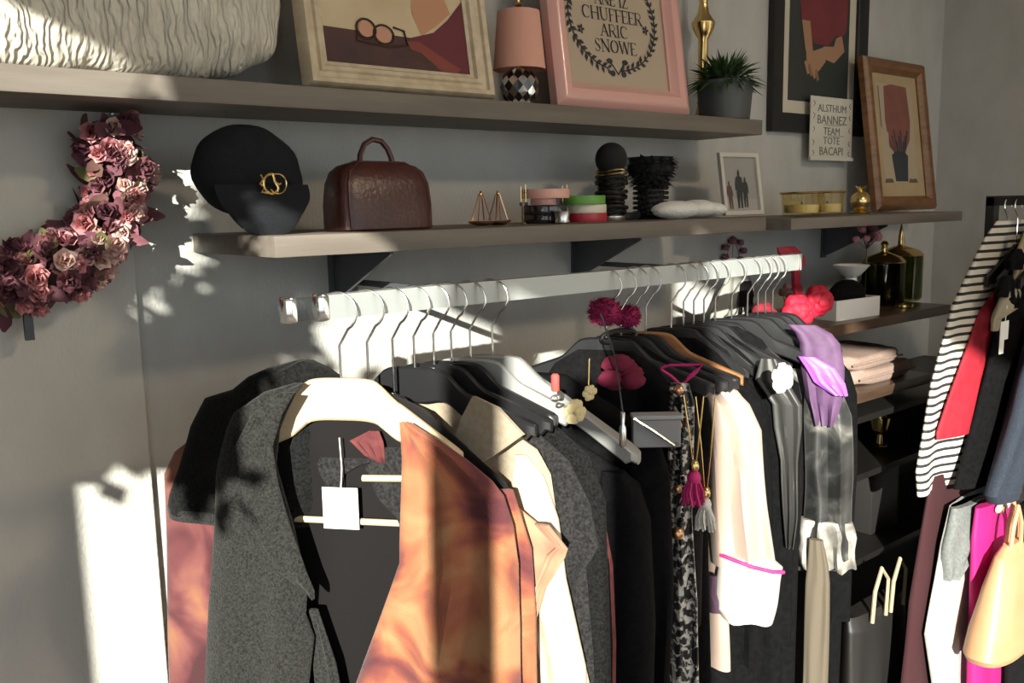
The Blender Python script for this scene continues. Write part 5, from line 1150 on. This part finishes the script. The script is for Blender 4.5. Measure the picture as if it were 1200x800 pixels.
drape('shirt_sleeve', [(1.288, 3.102, 3.227, 0.02), (1.015, 2.978, 3.164, 0.028), (0.841, 2.898, 3.127, 0.03), (0.742, 2.867, 3.102, 0.03)], DENIM, g, y0=-.04, amp=.006, k=1.5, seed=137)
drape('cuff', [(0.773, 2.867, 3.109, 0.032), (0.717, 2.854, 3.102, 0.034), (0.680, 2.867, 3.090, 0.033)], WHITEC, g, y0=-.04, amp=.004, k=1.5, seed=138)
# trousers on the lower bar
TR = 'trousers on the lower bar of the right rack'
rackthing('trousers', 'dark maroon trousers at the far end of the lower bar', 'trousers', -0.6, [(0.846, 2.593, 3.051, 0.02), (0.480, 2.492, 3.000, 0.03), (0.094, 2.461, 3.000, 0.03)], mat('dark_maroon', (.035, .006, .009), .9), 'trouser_legs', 141, group=TR)
g, _ = rackthing('jeans', 'pale grey jeans with dark thighs hanging lower on the right rack', 'jeans', -0.65, [(0.761, 2.614, 3.084, 0.018), (0.656, 2.572, 3.084, 0.024), (0.552, 2.551, 3.074, 0.028), (0.395, 2.509, 3.032, 0.032), (0.186, 2.572, 3.032, 0.034), (0.020, 2.635, 3.084, 0.036)], PALEDEN, 'trouser_legs', 142, group=TR, amp=.012)
drape('dark_thigh', [(0.761, 2.603, 2.802, 0.02), (0.656, 2.567, 2.781, 0.028), (0.615, 2.561, 2.718, 0.03), (0.552, 2.561, 2.635, 0.026)], GREYDEN, g, y0=-.014, amp=.008, k=2, seed=143)
rackthing('trousers', 'bright hot pink trousers beside the peach handbag', 'trousers', -0.71, [(0.761, 2.652, 2.922, 0.016), (0.671, 2.641, 2.922, 0.02), (0.356, 2.663, 2.865, 0.026), (0.020, 2.697, 2.877, 0.028), (0.020, 2.708, 2.877, 0.028)], HOTPINK, 'trouser_legs', 144, group=TR)
rackthing('trousers', 'black trousers to the right of the hot pink pair', 'trousers', -0.745, [(0.722, 2.837, 3.224, 0.016), (0.300, 2.849, 3.165, 0.026), (0.020, 2.884, 3.165, 0.028)], BLACK2, 'trouser_legs', 145, group=TR)
rackthing('jeans', 'blue jeans at the front of the lower bar, right frame edge', 'jeans', -0.79, [(0.650, 2.979, 3.260, 0.016), (0.196, 3.030, 3.260, 0.026), (0.020, 3.080, 3.260, 0.028)], DENIM, 'trouser_legs', 146, group=TR)
t = thing('trouser_clip', 'small cream bow clip above the hot pink trousers', 'clip', (2.77, -.735, .738)); bm = B(); blob(bm, (-.025, 0, .008), .026, .008, .014, 10, 6); blob(bm, (.025, 0, .008), .026, .008, .014, 10, 6); obj('bow', bm, CREAM, t); obj('jaw', box(B(), -.012, .012, -.006, .006, -.012, .01, .002), BRASS, t)
# peach handbag
t = thing('tote_bag', 'peach leather bucket handbag hanging at the right edge', 'handbag', (2.68, -.79, .37))
drape('bag_body', [(0.298, -0.018, 0.079, 0.013), (0.268, -0.061, 0.103, 0.024), (0.183, -0.103, 0.140, 0.042), (0.061, -0.152, 0.176, 0.061), (-0.000, -0.170, 0.195, 0.066), (-0.018, -0.158, 0.189, 0.061)], TAN, t, amp=.002, k=1, seed=7, sq=.6)
for dx, dy in ((-.0, -.012), (.03, .012)): obj('strap', tube(B(), [(dx - .012, dy, .286), (dx + .0, dy, .353), (dx + .025, dy, .408), (dx + .055, dy, .353), (dx + .06, dy, .286)], .0065, 7), TAN, t)
